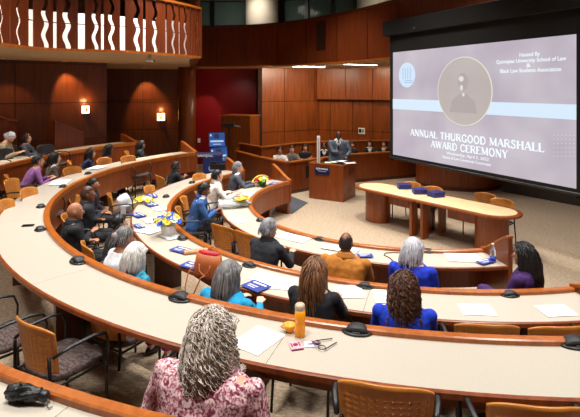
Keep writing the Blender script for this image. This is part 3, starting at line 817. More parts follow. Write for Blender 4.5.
table_unit('left half of the long front table, with the blue boxes at its right end', TL * .02, TL * .485, -1)
table_unit('right half of the long front table with a bare maple top', TL * .49, TL * .965, 1)
for i, (px, py) in enumerate(((404, 187), (419.5, 192), (436, 195))):
    p = at(px, py + 1.5, .753)
    t = thing('award_box', ('leftmost', 'middle', 'rightmost')[i] + ' of the three navy award boxes on the front table', 'box', (p.x, p.y, .754), rz + (.5, .45, .9)[i] + .4, 'award boxes')
    NB = plain('box_navy', (38, 40, 120), rough=.45, var=.2)
    b = MB(); b.box((0, 0, .035), (.27, .22, .07)); b.build('body', NB, t, bevel=.004)
    b = MB(); b.box((0, 0, .085), (.28, .23, .03)); b.build('lid', NB, t, bevel=.004)

# ------------------------------------------------------------------ monitors, lectern booth and alcove things
t = thing('monitor_stand', 'wheeled black stand carrying two blue monitors before the red wall', 'stand', (at(222, 176, .6).x - .0, 14.6, 0))
sx0 = (218 - 290) / F * 14.6
t.location = (sx0, 14.6, 0)
b = MB(); b.box((0, .05, .8), (.08, .06, 1.6)); b.build('pole', BMETAL, t)
for a in (0, 90, 180, 270):
    b = MB(); b.box((.2 * math.cos(R(a + 45)), .05 + .2 * math.sin(R(a + 45)), .05), (.42, .05, .05), R(a + 45)); b.build('foot', BMETAL, t)
def monitor(px, py, tilt, rzz, pw, ph, label, seed):
    Y = 14.4; x = (px - 290) / F * Y; z = CAMZ - (py - YH) * Y / F; w_ = pw * Y / F; h_ = ph * Y / F
    t = thing('monitor', label, 'monitor', (x, Y, z), rzz, 'two monitors on the stand'); t.rotation_euler = (tilt[0], tilt[1], rzz)
    b = MB(); b.box((0, .02, 0), (w_, .05, h_)); b.build('case', BLACK, t, bevel=.005)
    b = MB(); b.box((0, -.008, 0), (w_ - .03, .006, h_ - .03)); b.build('display', emis('monitor_blue', (14, 54, 130), .9, (36, 100, 180)), t)
    b = MB(); b.box((0, -.013, -.05), (w_ * .8, .004, .05)); b.box((-.0, -.013, -.14), (w_ * .5, .004, .02)); b.box((-w_ * .36, -.013, h_ * .3), (.05, .004, .06)); b.build('picture', emis('monitor_white', (190, 215, 240), .9), t)
    b = MB(); b.box((0, -.0128, .1), (w_ * .3, .004, h_ * .3)); b.build('picture', emis('monitor_dark', (16, 30, 70), .9), t)
monitor(217, 139.5, (0, R(-2), 0), R(-6), 17, 14.5, 'upper blue monitor on the stand before the red wall', 1)
monitor(219, 154.5, (R(-12), R(-8), 0), R(-4), 18, 15, 'lower tilted blue monitor on the stand', 2)
t = thing('video_camera', 'small video camera on an arm above the two monitors', 'camera', ((229 - 290) / F * 15.2, 15.2, 1.72))
b = MB(); b.box((0, 0, .06), (.34, .14, .12)); b.build('body', BLACK, t, bevel=.01); b = MB(); b.tube([(.16, 0, .04), (.36, -.02, .0)], .022); b.build('handle', CHROME, t); b = MB(); b.tube([(-.17, 0, .06), (-.24, 0, .06)], .05, 12); b.build('lens', BLACK, t)
b = MB(); b.tube([(0, 0, 0), (0, 0, -1.72)], .02); b.build('pole', BMETAL, t)
t = thing('draped_console', 'console draped in a dark blue cloth left of the monitors', 'console', ((206 - 290) / F * 13.9, 13.9, 0))
b = MB(); b.box((.2, 0, .5), (.5, .5, 1.0)); b.build('cloth', plain('cloth_navy', (22, 40, 100), rough=.8, var=.2), t, bevel=.02)
b = MB(); b.box((0, 0, 1.03), (.95, .5, .06)); b.build('top', plain('console_top', (60, 66, 110)), t, bevel=.01)
text('lettering', 'Quinnipiac', .12, WHITE, t, (-.02, -.256, 1.03), sx=1)
b = MB(); b.lathe((0, 0, 0), [(.09, 0), (.09, .01)], 24, M=Matrix.Translation((.2, -.255, .66)) @ Matrix.Rotation(R(90), 4, 'X')); b.lathe((0, 0, 0), [(.06, 0), (.06, .012)], 24, M=Matrix.Translation((.2, -.256, .66)) @ Matrix.Rotation(R(90), 4, 'X')); b.build('emblem', plain('emblem_blue', (130, 150, 200)), t)
t = thing('tripod_rig', 'dark camera tripod and gear below the monitors', 'tripod', ((218 - 290) / F * 13.3, 13.3, 0))
for k in range(3):
    a = k * 2 * PI / 3 + .4; b = MB(); b.tube([(0, 0, .72), (.36 * math.cos(a), .42 * math.sin(a), 0.02)], .02); b.build('leg', BMETAL, t)
b = MB(); b.box((0, 0, .78), (.42, .2, .14)); b.box((.2, 0, .72), (.3, .1, .06)); b.box((-.12, 0, .87), (.14, .14, .1)); b.build('head', BLACK, t, bevel=.01)
t = thing('light_switch', 'small white switch plate on the red alcove wall', 'switch', ((199 - 290) / F * 18.55, 18.55, CAMZ - 52.5 * 18.55 / F))
b = MB(); b.box((0, 0, .0), (.1, .02, .16)); b.build('plate', WHITEP, t); b = MB(); b.box((0, -.012, 0), (.03, .01, .05)); b.build('toggle', WHITEP, t)

# ------------------------------------------------------------------ chairs
def shell_bm(w=.48, h=.33, holes=True):
    """curved perforated plywood back, local z from 0 to h"""
    us = [-.5]; hc = []
    cols, rows = 11, 8
    bm = bmesh.new()
    def lines(n, lo, hi, hw):
        out = [lo]; holes_ = []
        for k in range(n):
            c = lo + (hi - lo) * (k + .5) / n + 0
            out += [c - hw, c + hw]; holes_.append(len(out) - 2)
        out.append(hi); return out, holes_
    X, hx = lines(cols, -w / 2 + .02, w / 2 - .02, .0048)
    Z, hz = lines(rows, .02, h - .06, .0048)
    X = [-w / 2] + X + [w / 2]; Z = [0] + Z + [h - .025, h]
    hx = [k + 1 for k in hx]; hz = [k + 1 for k in hz]
    g = []
    for j, z in enumerate(Z):
        row = []
        for x in X:
            t = abs(x) / (w / 2)
            sc_ = 1 - .10 * (1 - z / h) ** 1.5
            zz = z
            if z > h - .06: zz = z - .03 * t ** 4 * (z - (h - .06)) / .06 * 1.2
            zz += .012 * (1 - t ** 2) * (z / h)
            y = -.03 - .05 * (z / h) + .075 * t ** 2
            row.append(bm.verts.new((x * sc_, y, zz)))
        g.append(row)
    for j in range(len(Z) - 1):
        for i in range(len(X) - 1):
            if holes and i in hx and j in hz: continue
            bm.faces.new((g[j][i], g[j][i + 1], g[j + 1][i + 1], g[j + 1][i]))
    return bm
def make_chair(black=False, arms=True, loc=(0, 0, 0)):
    t = thing('audience_chair', '', 'chair', loc)
    b = MB(); b.bm.free(); b.bm = shell_bm(holes=not black)
    bmesh.ops.translate(b.bm, verts=b.bm.verts, vec=(0, -.2, .48))
    o = b.build('backrest', plain('black_leather', (30, 30, 34), rough=.35) if black else W_CHAIR, t, fix=False, smooth=True)
    m_ = o.modifiers.new('thickness', 'SOLIDIFY'); m_.thickness = .035 if black else .012
    b = MB()
    pts = []
    for k in range(28):
        a = 2 * PI * k / 28; ca, sa = math.cos(a), math.sin(a)
        e = (abs(ca) ** 4 + abs(sa) ** 4) ** -.25
        pts.append((ca * e * .235, sa * e * .225 + .02))
    b.rings([[Vector((x * s_, (y - .02) * s_ + .02, z + .012 * (x / .23) ** 2)) for x, y in pts] for s_, z in ((.9, .405), (1, .415), (1.0, .44), (.93, .452))])
    b.build('seat', SEATF if not black else plain('black_leather', (30, 30, 34)), t, smooth=True)
    for s_ in (-1, 1):
        b = MB(); b.tube([(s_ * .25, .2, 0), (s_ * .255, .19, .3), (s_ * .255, .19, .42)], .012); b.build('leg', BMETAL, t, smooth=True)
        b = MB(); b.tube([(s_ * .23, -.27, 0), (s_ * .225, -.22, .4), (s_ * .215, -.225, .62)], .012); b.build('leg', BMETAL, t, smooth=True)
        if arms:
            b = MB(); b.tube([(s_ * .255, .19, .42), (s_ * .265, .2, .55), (s_ * .27, .17, .635), (s_ * .27, .08, .66), (s_ * .265, -.1, .655), (s_ * .24, -.215, .62)], [.013, .013, .015, .017, .017, .014], 10, flat=.7); b.build('armrest', BLACK, t, smooth=True)
    b = MB(); b.tube([(-.25, .18, .405), (.25, .18, .405)], .01); b.tube([(-.225, -.2, .405), (.225, -.2, .405)], .01)
    for s_ in (-1, 1): b.tube([(s_ * .24, .19, .405), (s_ * .225, -.21, .405)], .01)
    b.build('seat_frame', BMETAL, t)
    return t
chair_wood = make_chair(); chair_black = make_chair(black=True); chair_plain = make_chair(arms=False)
used = {}
def place_chair(x, y, z, rz, label, kind='wood', group='wood backed audience chairs', scale=1):
    proto = {'wood': chair_wood, 'black': chair_black, 'plain': chair_plain}[kind]
    if kind not in used:
        used[kind] = 1; proto.location = (x, y, z); proto.rotation_euler = (0, 0, rz); proto['label'] = label; proto['group'] = group; proto.scale = (scale,) * 3
        return proto
    return dup(proto, (x, y, z), rz, label, group, scale)
def facing(x, y, tx, ty): return math.atan2(ty - y, tx - x) - PI / 2
def chair_px(px, py, z, c, label, kind='wood', turn=0, hz=.92, rzabs=None):
    """the top middle of the backrest shows at the pixel"""
    p = at(px, py, z + hz); f = facing(p.x, p.y, c[0], c[1]) + turn if rzabs is None else rzabs
    x = p.x - math.sin(f) * .25; y = p.y + math.cos(f) * .25
    return place_chair(x, y, z, f, label, kind, scale=1.1)
chair_px(385, 378, FA, CA, 'perforated chair back in the bottom middle of the foreground')
chair_px(541, 398, FA, CA, 'perforated chair back in the bottom right corner')
chair_px(488, 320, FC, CC, 'left one of the two empty perforated chairs tucked under the middle desk')
chair_px(562, 322, FC, CC, 'right one of the two empty perforated chairs tucked under the middle desk')
place_chair(-1.72, 3.62, FA, R(-33), 'empty wood-backed chair with patterned seat at lower left, turned to the right', scale=1.03)
place_chair(-2.34, 3.95, FA, R(-38), 'chair half cut off by the left frame edge beside the umbrella', scale=1.03)
for px, py, z, c, lab, tr in ((4, 199, FA, CA, 'beech chair back at the left frame edge behind the big desk', -.2), (27, 187, FA, CA, 'beech chair back just left of the man in the purple shirt, nearer one', -.2), (10, 178, FA, CA, 'beech chair back behind the man in the purple shirt', 0),
                          (71, 166, FA, CA, 'empty beech chair between the brown jacket woman and the navy jacket woman', -.2), (127, 155, FA, CA, 'empty beech chair left of the woman in the black blazer', 0), (103, 157, FA, CA, 'beech chair partly hidden behind the woman in maroon', 0),
                          (183, 196, 0, CD, 'left empty chair beside the man in the blue suit', 0), (148, 185, FC, CC, 'beech chair back below the glasses wearing listener in black', 0), (198, 173, FC, CC, 'empty beech chair right of the listener in the black sweater', 0),
                          (221, 223, 0, CD, 'left one of two empty beech chairs beside the grey haired man in the dark suit', .3), (245, 230, 0, CD, 'right one of two empty beech chairs beside the grey haired man in the dark suit', .1)):
    chair_px(px, py, z, c, lab, turn=tr)
for px, py, lab in ((2, 148, 'black padded chair back at the left frame edge'), (44, 144, 'black padded chair back right of the man in glasses')):
    chair_px(px, py, FB, CA, lab, 'black')
for i, (px, py) in enumerate(((407, 183), (428, 187.5), (480, 194), (497, 200))):
    p = at(px, py, .83); chn = ('first', 'second', 'third', 'fourth')[i]
    place_chair(p.x, p.y + .0, 0, rz - PI + R(0), chn + ' beech chair from the left behind the long front table', 'plain', 'chairs behind the front table')

# ------------------------------------------------------------------ desk microphones
def make_mic():
    t = thing('desk_microphone', '', 'microphone')
    b = MB()
    b.lathe((0, 0, 0), [(.085, 0), (.09, .004), (.088, .012), (.075, .016)], 28, M=Matrix.Diagonal((1.25, .85, 1, 1))); b.build('base', BLACK, t, smooth=True)
    b = MB()
    prof = [(-.085, .012), (-.08, .03), (-.045, .052), (0, .06), (.04, .056), (.075, .034), (.085, .012)]
    b.rings([[Vector((x, yy * (1 - .3 * abs(x / .09)), .012 + (z - .012) * (1 - .25 * abs(yy / .05) ** 2))) for x, z in prof] for yy in (-.055, -.035, 0, .035, .055)])
    b.build('hood', plain('mic_hood', (34, 34, 36), rough=.55), t, smooth=True)
    b = MB(); b.box((.0, -.06, .02), (.05, .006, .012)); b.build('button', plain('btn_grey', (90, 90, 90)), t)
    return t
mic0 = make_mic()
mics = [(78, 262, ZA, CA, 'on the big desk in front of the dark suited men'), (180, 299, ZA, CA, 'on the big desk behind the woman in teal'), (357, 332, ZA, CA, 'on the big desk right of the orange bottle'), (575, 345, ZA, CA, 'cut by the right frame edge on the big desk'),
        (40, 230, ZA, CA, 'on the left bend of the big desk, beside the small black phone'), (41, 207, ZA, CA, 'on the left arm of the big desk above the phone'), (63, 187, ZA, CA, 'on the left arm of the big desk near the purple shirted man'),
        (88, 174, ZA, CA, 'on the left arm before the navy jacket woman'), (510, 295.5, ZC, CC, 'on the middle desk behind the woman in purple'), (365, 287, ZC, CC, 'on the middle desk next to the curly haired woman'), (249, 266, ZC, CC, 'on the middle desk beside the woman in turquoise'),
        (182, 239, ZC, CC, 'next to the blue and yellow vase of flowers'), (192, 183, ZC, CC, 'before the listener in the black sweater'), (166, 197, ZC, CC, 'on the left arm of the middle desk above the flowers'),
        (320, 240, ZD, CD, 'on the inner desk left of the mustard coat'), (428, 252, ZD, CD, 'on the inner desk right of the silver haired woman'), (260, 221, ZD, CD, 'on the inner desk in front of the grey haired man'), (264, 187, ZD, CD, 'on the inner desk near its curved end')]
for i, (px, py, z, c, lab) in enumerate(mics):
    p = at(px, py, z); L = 'black desk microphone ' + lab; rz_ = facing(p.x, p.y, c[0], c[1])
    if i == 0: mic0.location = (p.x, p.y, z + .001); mic0.rotation_euler = (0, 0, rz_); mic0['label'] = L; mic0['group'] = 'desk microphones'
    else: dup(mic0, (p.x, p.y, z + .001), rz_, L, 'desk microphones', .85 if i > 3 else 1)
# ------------------------------------------------------------------ papers and brochures
def rzc(px, py, z, c): p = at(px, py, z); return facing(p.x, p.y, c[0], c[1])
for px, py, z, c, w_, h_, tr, lab in (
    (258, 340, ZA, CA, .25, .32, -.25, 'large white sheet on the big desk right of the woman in pink florals'),
    (477, 310, ZC, CC, .3, .22, .0, 'white sheet on the middle desk right of the curly haired woman'), (556, 311, ZC, CC, .3, .22, .0, 'white sheet on the middle desk near its right end'),
    (268, 279, ZC, CC, .4, .26, -.1, 'white sheet behind the blue brochure near the turquoise sweater'), (283, 284, ZC, CC, .25, .3, .3, 'white sheet overlapping toward the brunette woman'),
    (349, 292, ZC, CC, .28, .3, .4, 'white handout beside the brunette woman'), (385, 297, ZC, CC, .22, .3, .2, 'white sheet before the curly haired woman'),
    (463, 258, ZD, CD, .42, .3, -.1, 'open white papers between the silver haired and the purple dressed women'), (293, 238, ZD, CD, .5, .26, .1, 'white papers on the inner desk by the grey haired man'),
    (238, 221, ZD, CD, .3, .22, .3, 'white sheet on the inner desk below the sunflowers'), (160, 209, ZC, CC, .3, .22, .4, 'white sheet on the left arm beneath the blue brochures'),
    (148, 231, ZC, CC, .35, .25, .6, 'white folder left of the flower vase'), (170, 237, ZC, CC, .3, .2, .2, 'white paper before the flower vase'), (151, 221, ZC, CC, .3, .2, .2, 'white sheet left of the yellow flowers'),
    (60, 183, ZA, CA, .5, .3, .2, 'white papers before the man in the purple shirt'), (97, 168, ZA, CA, .5, .28, .1, 'white papers before the navy jacket woman'), (250, 195, ZD, CD, .4, .25, .2, 'white paper before the grey suited man'), (340, 249.5, ZD, CD, .5, .2, 0, 'white sheet hidden behind the mustard coat')):
    place_paper(px, py, z, w_, h_, rzc(px, py, z, c) + tr, lab, group='white handouts')
for px, py, z, c, w_, h_, tr, lab in (
    (256, 287.5, ZC, CC, .26, .2, -.2, 'blue brochure beside the woman in turquoise'), (181, 251, ZC, CC, .26, .17, .3, 'blue brochure below the microphone near the flower vase'), (192, 267, ZC, CC, .26, .17, .2, 'blue brochure left of the tan handbag'),
    (138, 216, ZC, CC, .3, .16, .5, 'blue brochure on the left arm before the short haired woman'), (151, 205.5, ZC, CC, .3, .16, .6, 'blue brochure beside the yellow petals'), (152, 196.5, ZC, CC, .34, .16, .5, 'topmost blue brochure on the left arm'),
    (139, 227.5, ZC, CC, .26, .1, .3, 'dark blue booklet near the grey bun woman'), (365, 257, ZD, CD, .2, .12, .4, 'blue brochure right of the mustard coat'), (486, 263, ZD, CD, .25, .12, .4, 'blue leaflet beside the water bottle'),
    (275, 184.6, ZD, CD, .3, .22, .2, 'navy programme by the curved desk end')):
    place_paper(px, py, z, w_, h_, rzc(px, py, z, c) + tr, lab, 'brochure', BLUE, 'brochure', 'blue brochures', th=.004)
p = at(28, 226, ZA); t = thing('mobile_phone', 'small black phone lying on the left bend of the big desk', 'phone', (p.x, p.y, ZA + .001), .2)
b = MB(); b.box((0, 0, .006), (.14, .075, .011)); b.build('case', BLACK, t, bevel=.003); b = MB(); b.box((0, 0, .0125), (.13, .067, .001)); b.build('screen', plain('phone_glass', (12, 13, 16), rough=.1), t)

# ------------------------------------------------------------------ foreground things on the big desk
ORG = plain('orange_plastic', (250, 158, 10), rough=.35, var=.05)
p = at(300, 336, ZA); t = thing('drink_bottle', 'tall orange drink bottle with a grey cap on the big desk', 'bottle', (p.x, p.y, ZA + .001))
b = MB(); b.lathe((0, 0, 0), [(.034, 0), (.037, .006), (.037, .09), (.034, .1), (.037, .108), (.036, .185)], 32); b.build('body', ORG, t, smooth=True)
b = MB(); b.lathe((0, 0, 0), [(.036, .185), (.036, .212), (.030, .226), (.01, .228)], 32); b.build('cap', plain('cap_grey', (196, 176, 150)), t, smooth=True)
p = at(289.5, 331.5, ZA); t = thing('mug', 'short orange cup left of the orange bottle', 'cup', (p.x, p.y, ZA + .001))
b = MB(); b.lathe((0, 0, 0), [(.026, 0), (.03, .01), (.045, .04), (.047, .052), (.042, .052), (.03, .02)], 28); b.build('bowl', ORG, t, smooth=True)
b = MB(); b.tube([(-.045, 0, .045), (-.065, 0, .035), (-.04, 0, .02)], .006); b.build('handle', ORG, t)
p = at(295.5, 346, ZA); t = thing('card_wallet', 'small pink patterned card in front of the orange bottle', 'card', (p.x, p.y, ZA + .001), .25)
b = MB(); b.box((0, 0, .004), (.085, .1, .008)); b.build('cover', plain('pink_card', (236, 170, 185)), t, bevel=.002)
b = MB(); b.lathe((0, 0, .008), [(.018, 0), (.018, .002)], 16); b.box((-.027, .0, .009), (.008, .05, .002)); b.box((.027, .0, .009), (.008, .05, .002)); b.build('print', plain('maroon_ink', (120, 20, 50)), t)
b = MB(); b.box((0, -.055, .003), (.085, .01, .006)); b.build('edge', plain('maroon_ink', (120, 20, 50)), t)
p = at(310, 345, ZA); t = thing('name_badge', 'small white name badge between the pink card and the glasses', 'badge', (p.x, p.y, ZA + .001), .05)
b = MB(); b.box((0, 0, .003), (.08, .07, .005)); b.build('card', WHITE, t); b = MB(); b.box((0, 0, .006), (.03, .02, .001)); b.build('print', plain('violet_ink', (130, 110, 190)), t)
p = at(323, 346, ZA); t = thing('eyeglasses', 'folded dark eyeglasses with purple arm lying right of the badge', 'glasses', (p.x, p.y, ZA + .004), .5)
GL = plain('glasses_dark', (52, 50, 66), rough=.3)
for s_ in (-1, 1):
    b = MB(); b.tube([(-.03 + .024 * math.cos(a), s_ * .032 + .026 * math.sin(a), .01) for a in [2 * PI * k / 16 for k in range(17)]], .003, 6); b.build('rim', GL, t)
b = MB(); b.tube([(-.02, .06, .01), (.1, .035, .006)], .0035, 6); b.build('temple', GL, t); b = MB(); b.tube([(-.02, -.06, .01), (.1, -.02, .006)], .0035, 6); b.build('temple', GL, t)
b = MB(); b.tube([(-.05, .06, .012), (-.06, .0, .03), (-.02, .01, .012)], .006, 6); b.build('strap', plain('purple_strap', (130, 50, 130)), t)
# umbrella on the outer desk
UMB = plain('umbrella_nylon', (16, 17, 20), rough=.4, var=.4, scale=60, bump=.6)
pa, pb_ = at(8, 392, ZB + .04), at(46, 396, ZB + .04)
t = thing('folded_umbrella', 'folded black compact umbrella on the outer desk at lower left', 'umbrella', ((pa.x + pb_.x) / 2, (pa.y + pb_.y) / 2, ZB + .001), math.atan2(pb_.y - pa.y, pb_.x - pa.x))
L = (pb_ - pa).length; b = MB(); rs = []
for i in range(15):
    f = i / 14; x = -L / 2 + L * .86 * f; r_ = .036 * (.75 + .35 * math.sin(PI * min(1, f * 1.15))) * (1 if i not in (5, 6) else .93)
    rs.append([Vector((x, r_ * (1 + .16 * math.sin(5 * a + f * 9)) * math.cos(a), .042 + r_ * (1 + .16 * math.sin(5 * a + f * 9)) * math.sin(a))) for a in [2 * PI * k / 30 for k in range(30)]])
b.rings(rs); b.build('canopy', UMB, t, smooth=True)
b = MB(); b.tube([(L * .34, 0, .042), (L * .4, 0, .04), (L * .5, 0, .036), (L * .56, 0, .034)], [.02, .026, .027, .018], 16); b.build('handle', BLACK, t, smooth=True)
b = MB(); b.tube([(-.04, .035, .045), (-.035, 0, .086), (-.03, -.035, .045)], .006, 6, flat=.4); b.build('strap', BLACK, t)
b = MB(); b.tube([(L * .56, 0, .034), (L * .62, -.03, .012), (L * .70, -.035, .006), (L * .74, -.02, .006)], .0025, 6); b.build('wrist_cord', BLACK, t)
# water bottle
PETM = plain('clear_plastic', (225, 230, 240), rough=.06, trans=.85, var=.01)
p = at(493, 262, ZD); t = thing('water_bottle', 'clear water bottle with blue label at the right end of the inner desk', 'bottle', (p.x, p.y, ZD + .001))
b = MB(); b.lathe((0, 0, 0), [(.03, 0), (.034, .01), (.034, .14), (.03, .16), (.013, .2), (.013, .215)], 24); b.build('body', PETM, t, smooth=True)
b = MB(); b.lathe((0, 0, 0), [(.035, .02), (.035, .07)], 24); b.build('label', plain('bottle_blue', (30, 70, 190)), t, smooth=True)
b = MB(); b.lathe((0, 0, 0), [(.015, .213), (.015, .232)], 18); b.build('cap', WHITEP, t, smooth=True)
# cable on the inner desk
pts = [at(x, y, ZD + .006) for x, y in ((394, 262), (390, 258), (384, 255), (385, 253), (394, 252.5), (402, 253))]
b = MB(); b.tube(pts, .006, 6); tag(b.build('looped_cable', plain('brown_cord', (86, 48, 34))), 'looped brown cord on the inner desk left of the silver haired woman', 'cord')
# handbag
p = at(209, 276, ZC); hb = thing('handbag', 'tan leather handbag with red lining on the edge of the middle desk', 'bag', (p.x, p.y, ZC + .001), rzc(209, 276, ZC, CC) + .25)
TAN = plain('tan_leather', (176, 94, 46), rough=.45, var=.15, scale=12)
b = MB(); rs = []
for z, w_, dd in ((0, .17, .07), (.03, .18, .075), (.14, .165, .05), (.23, .15, .03)):
    rs.append([Vector((w_ * math.copysign(abs(math.cos(a)) ** .4, math.cos(a)), dd * math.copysign(abs(math.sin(a)) ** .4, math.sin(a)), z + .015 * math.cos(a) ** 2 * (z > .2))) for a in [2 * PI * k / 28 for k in range(28)]])
b.rings(rs, cap=True); b.build('body', TAN, hb, smooth=True)
b = MB(); b.rings([[Vector((w_ * math.cos(a), dd * math.sin(a), z)) for a in [2 * PI * k / 24 for k in range(24)]] for z, w_, dd in ((.2, .13, .03), (.24, .14, .028), (.27, .12, .012))]); b.build('lining', plain('red_lining', (190, 16, 34)), hb, smooth=True)
for s_ in (-1, 1):
    b = MB(); b.tube([(-.07, s_ * .07, .17), (-.06, s_ * .075, .26), (0, s_ * .07, .3), (.06, s_ * .075, .26), (.07, s_ * .07, .17)] if s_ > 0 else [(-.07, -.085, .15), (-.06, -.1, .08), (0, -.105, .04), (.06, -.1, .08), (.07, -.085, .15)], .007, 8); b.build('handle', TAN, hb, smooth=True)
b = MB(); b.tube([(-.16, -.02, .14), (-.2, -.1, .04), (-.2, -.16, -.1), (-.15, -.19, -.25), (-.08, -.18, -.15), (-.02, -.13, .02), (.05, -.09, .06)], .009, 8, flat=.5); b.build('shoulder_strap', TAN, hb, smooth=True)
# tan clutch beside brochure
pa = at(196, 250.5, ZC + .03); t = thing('clutch_purse', 'flat tan clutch purse lying behind the handbag', 'purse', (pa.x, pa.y, ZC + .001), .35)
b = MB(); b.box((0, 0, .02), (.3, .1, .035)); b.build('body', plain('light_tan', (196, 138, 88), rough=.5), t, bevel=.012); b = MB(); b.tube([(-.14, -.03, .04), (.14, -.03, .04)], .004); b.build('zip', CHROME, t)
# ------------------------------------------------------------------ flowers
GREEN = plain('leaf_green', (70, 120, 40), rough=.6, var=.3)
def flower_bunch(t, n, r, z0, z1, cols, seed, size=.03, leaf=14):
    rn = random.Random(seed)
    b = MB()
    for k in range(leaf):
        a = rn.random() * 2 * PI; q = Vector((math.cos(a), math.sin(a), .3)) * r * rn.uniform(.5, 1.1)
        b.ball((q.x, q.y, z0 + (z1 - z0) * rn.uniform(.3, .8)), (.012, .035, .006), rot=Matrix.Rotation(a, 4, 'Z') @ Matrix.Rotation(rn.uniform(-1, 1), 4, 'X'), u=8, v=6)
    b.build('leaves', GREEN, t)
    for k in range(n):
        cn, cc, kc = cols[k % len(cols)]
        a = k * 2.399; rr = r * ((k + .5) / n) ** .5; z = z1 - (rr / r) ** 2 * (z1 - z0) * .7
        b = MB(); s_ = size * rn.uniform(.8, 1.2)
        M = Matrix.Translation((rr * math.cos(a), rr * math.sin(a), z)) @ Matrix.Rotation(a, 4, 'Z') @ Matrix.Rotation(rr / r * .9, 4, 'Y')
        for q in range(9):
            aa = q * 2 * PI / 9; b.ball((s_ * .6 * math.cos(aa), s_ * .6 * math.sin(aa), .004), (s_ * .55, s_ * .3, s_ * .12), M=M @ Matrix.Identity(4), rot=Matrix.Rotation(aa, 4, 'Z') @ Matrix.Rotation(-.35, 4, 'Y'), u=8, v=5)
        fl = b.build('flower', plain('petal_' + cn, cc, rough=.6, var=.15), t)
        b = MB(); b.ball((0, 0, s_ * .15), (s_ * .3, s_ * .3, s_ * .2), M=M, u=10, v=6); b.build('flower_centre', plain('centre_' + cn, kc), fl)
GRN = ('lime', (130, 170, 60), (90, 130, 40))
YEL, WHI, BLU, RED = ('yellow', (248, 222, 40), (200, 150, 20)), ('white', (245, 245, 240), (220, 210, 120)), ('blue', (30, 90, 210), (20, 60, 160)), ('red', (200, 24, 40), (150, 10, 20))
p = at(168, 235, ZC); t = thing('flower_arrangement', 'blue, yellow and white flowers in a white vase on the middle desk', 'flowers', (p.x, p.y, ZC + .001))
b = MB(); b.lathe((0, 0, 0), [(.07, 0), (.085, .01), (.105, .13), (.11, .15), (.1, .15)], 28); b.build('vase', WHITEP, t, smooth=True)
flower_bunch(t, 30, .19, .15, .30, [BLU, YEL, YEL, BLU, WHI, BLU, YEL], 3, .046)
p = at(262, 186, ZD); t = thing('flower_arrangement', 'small red, yellow and white flower arrangement at the curved end of the inner desk', 'flowers', (p.x, p.y, ZD + .001))
b = MB(); b.lathe((0, 0, 0), [(.05, 0), (.09, .06), (.1, .1)], 24); b.build('bowl', GREEN, t)
flower_bunch(t, 26, .19, .1, .24, [RED, YEL, GRN, WHI, YEL, GRN, RED], 5, .042)
p = at(238, 207, ZD); t = thing('wrapped_bouquet', 'sunflower bouquet wrapped in clear film lying on the inner desk', 'bouquet', (p.x, p.y, ZD + .02), .2)
FILM = plain('clear_film', (235, 238, 240), rough=.15, trans=.6, var=.02)
b = MB(); b.rings([[Vector((x, r_ * 1.3 * math.cos(a), max(.0, .05 + r_ * .55 * math.sin(a)))) for a in [2 * PI * k / 20 for k in range(20)]] for x, r_ in ((-.36, .15), (-.15, .12), (.05, .09), (.24, .03))], cap=False); b.build('wrapping_film', FILM, t, smooth=True)
t2 = t
rn = random.Random(4); SUN = ('sunflower', (250, 205, 20), (130, 90, 20))
for k in range(9):
    b = MB(); x, y, z = rn.uniform(-.02, .17), rn.uniform(-.1, .12), .13 + rn.uniform(-.02, .05); s_ = .055
    for q in range(10):
        aa = q * 2 * PI / 10; b.ball((x + s_ * .7 * math.cos(aa), y + s_ * .7 * math.sin(aa), z), (s_ * .5, s_ * .22, .008), rot=Matrix.Rotation(aa, 4, 'Z'), u=8, v=5)
    fl = b.build('flower', plain('petal_sun', (250, 210, 20)), t); b = MB(); b.ball((x, y, z + .006), (.022, .022, .012), u=10, v=6); b.build('flower_centre', plain('sun_centre', (150, 130, 30)), fl)
b = MB()
for k in range(26): b.tube([(rn.uniform(0, .1), rn.uniform(-.1, .1), .07 + rn.uniform(0, .05)), (.18 + rn.uniform(0, .1), rn.uniform(-.04, .04), .04)], .006, 5)
for k in range(24): b.ball((rn.uniform(-.1, .16), rn.uniform(-.12, .12), .08 + rn.uniform(-.02, .04)), (.04, .014, .006), rot=Matrix.Rotation(rn.uniform(0, 3), 4, 'Z'), u=8, v=5)
b.build('stems', GREEN, t)
p = at(143, 203, ZC); t = thing('wrapped_bouquet', 'pale yellow bouquet on the left arm of the middle desk', 'bouquet', (p.x, p.y, ZC + .001), .4)
flower_bunch(t, 14, .16, .03, .1, [('pale', (240, 226, 110), (220, 200, 80)), YEL, WHI], 8, .05)
# white bag on a chair among the left seats
p = at(124, 197, FC + .75); t = thing('white_jacket', 'crumpled white patterned jacket hung over a chair on the left', 'jacket', (p.x, p.y, FC + .42))
b = MB(); b.ball((0, 0, .22), (.13, .11, .17), u=24, v=18)
for v in b.bm.verts:
    n_ = noise.noise(v.co * 9) * .05; v.co += v.co.normalized() * n_
b.build('cloth', plain('white_cloth', (222, 224, 232), rough=.8, var=.15, scale=18), t, smooth=True)
b = MB(); b.box((.02, -.1, .1), (.1, .03, .2)); b.build('sleeve', plain('white_cloth', (222, 224, 232)), t, bevel=.02)
place_chair(p.x - .05, p.y + .05, FC, R(-70), 'beech chair carrying the crumpled white jacket')
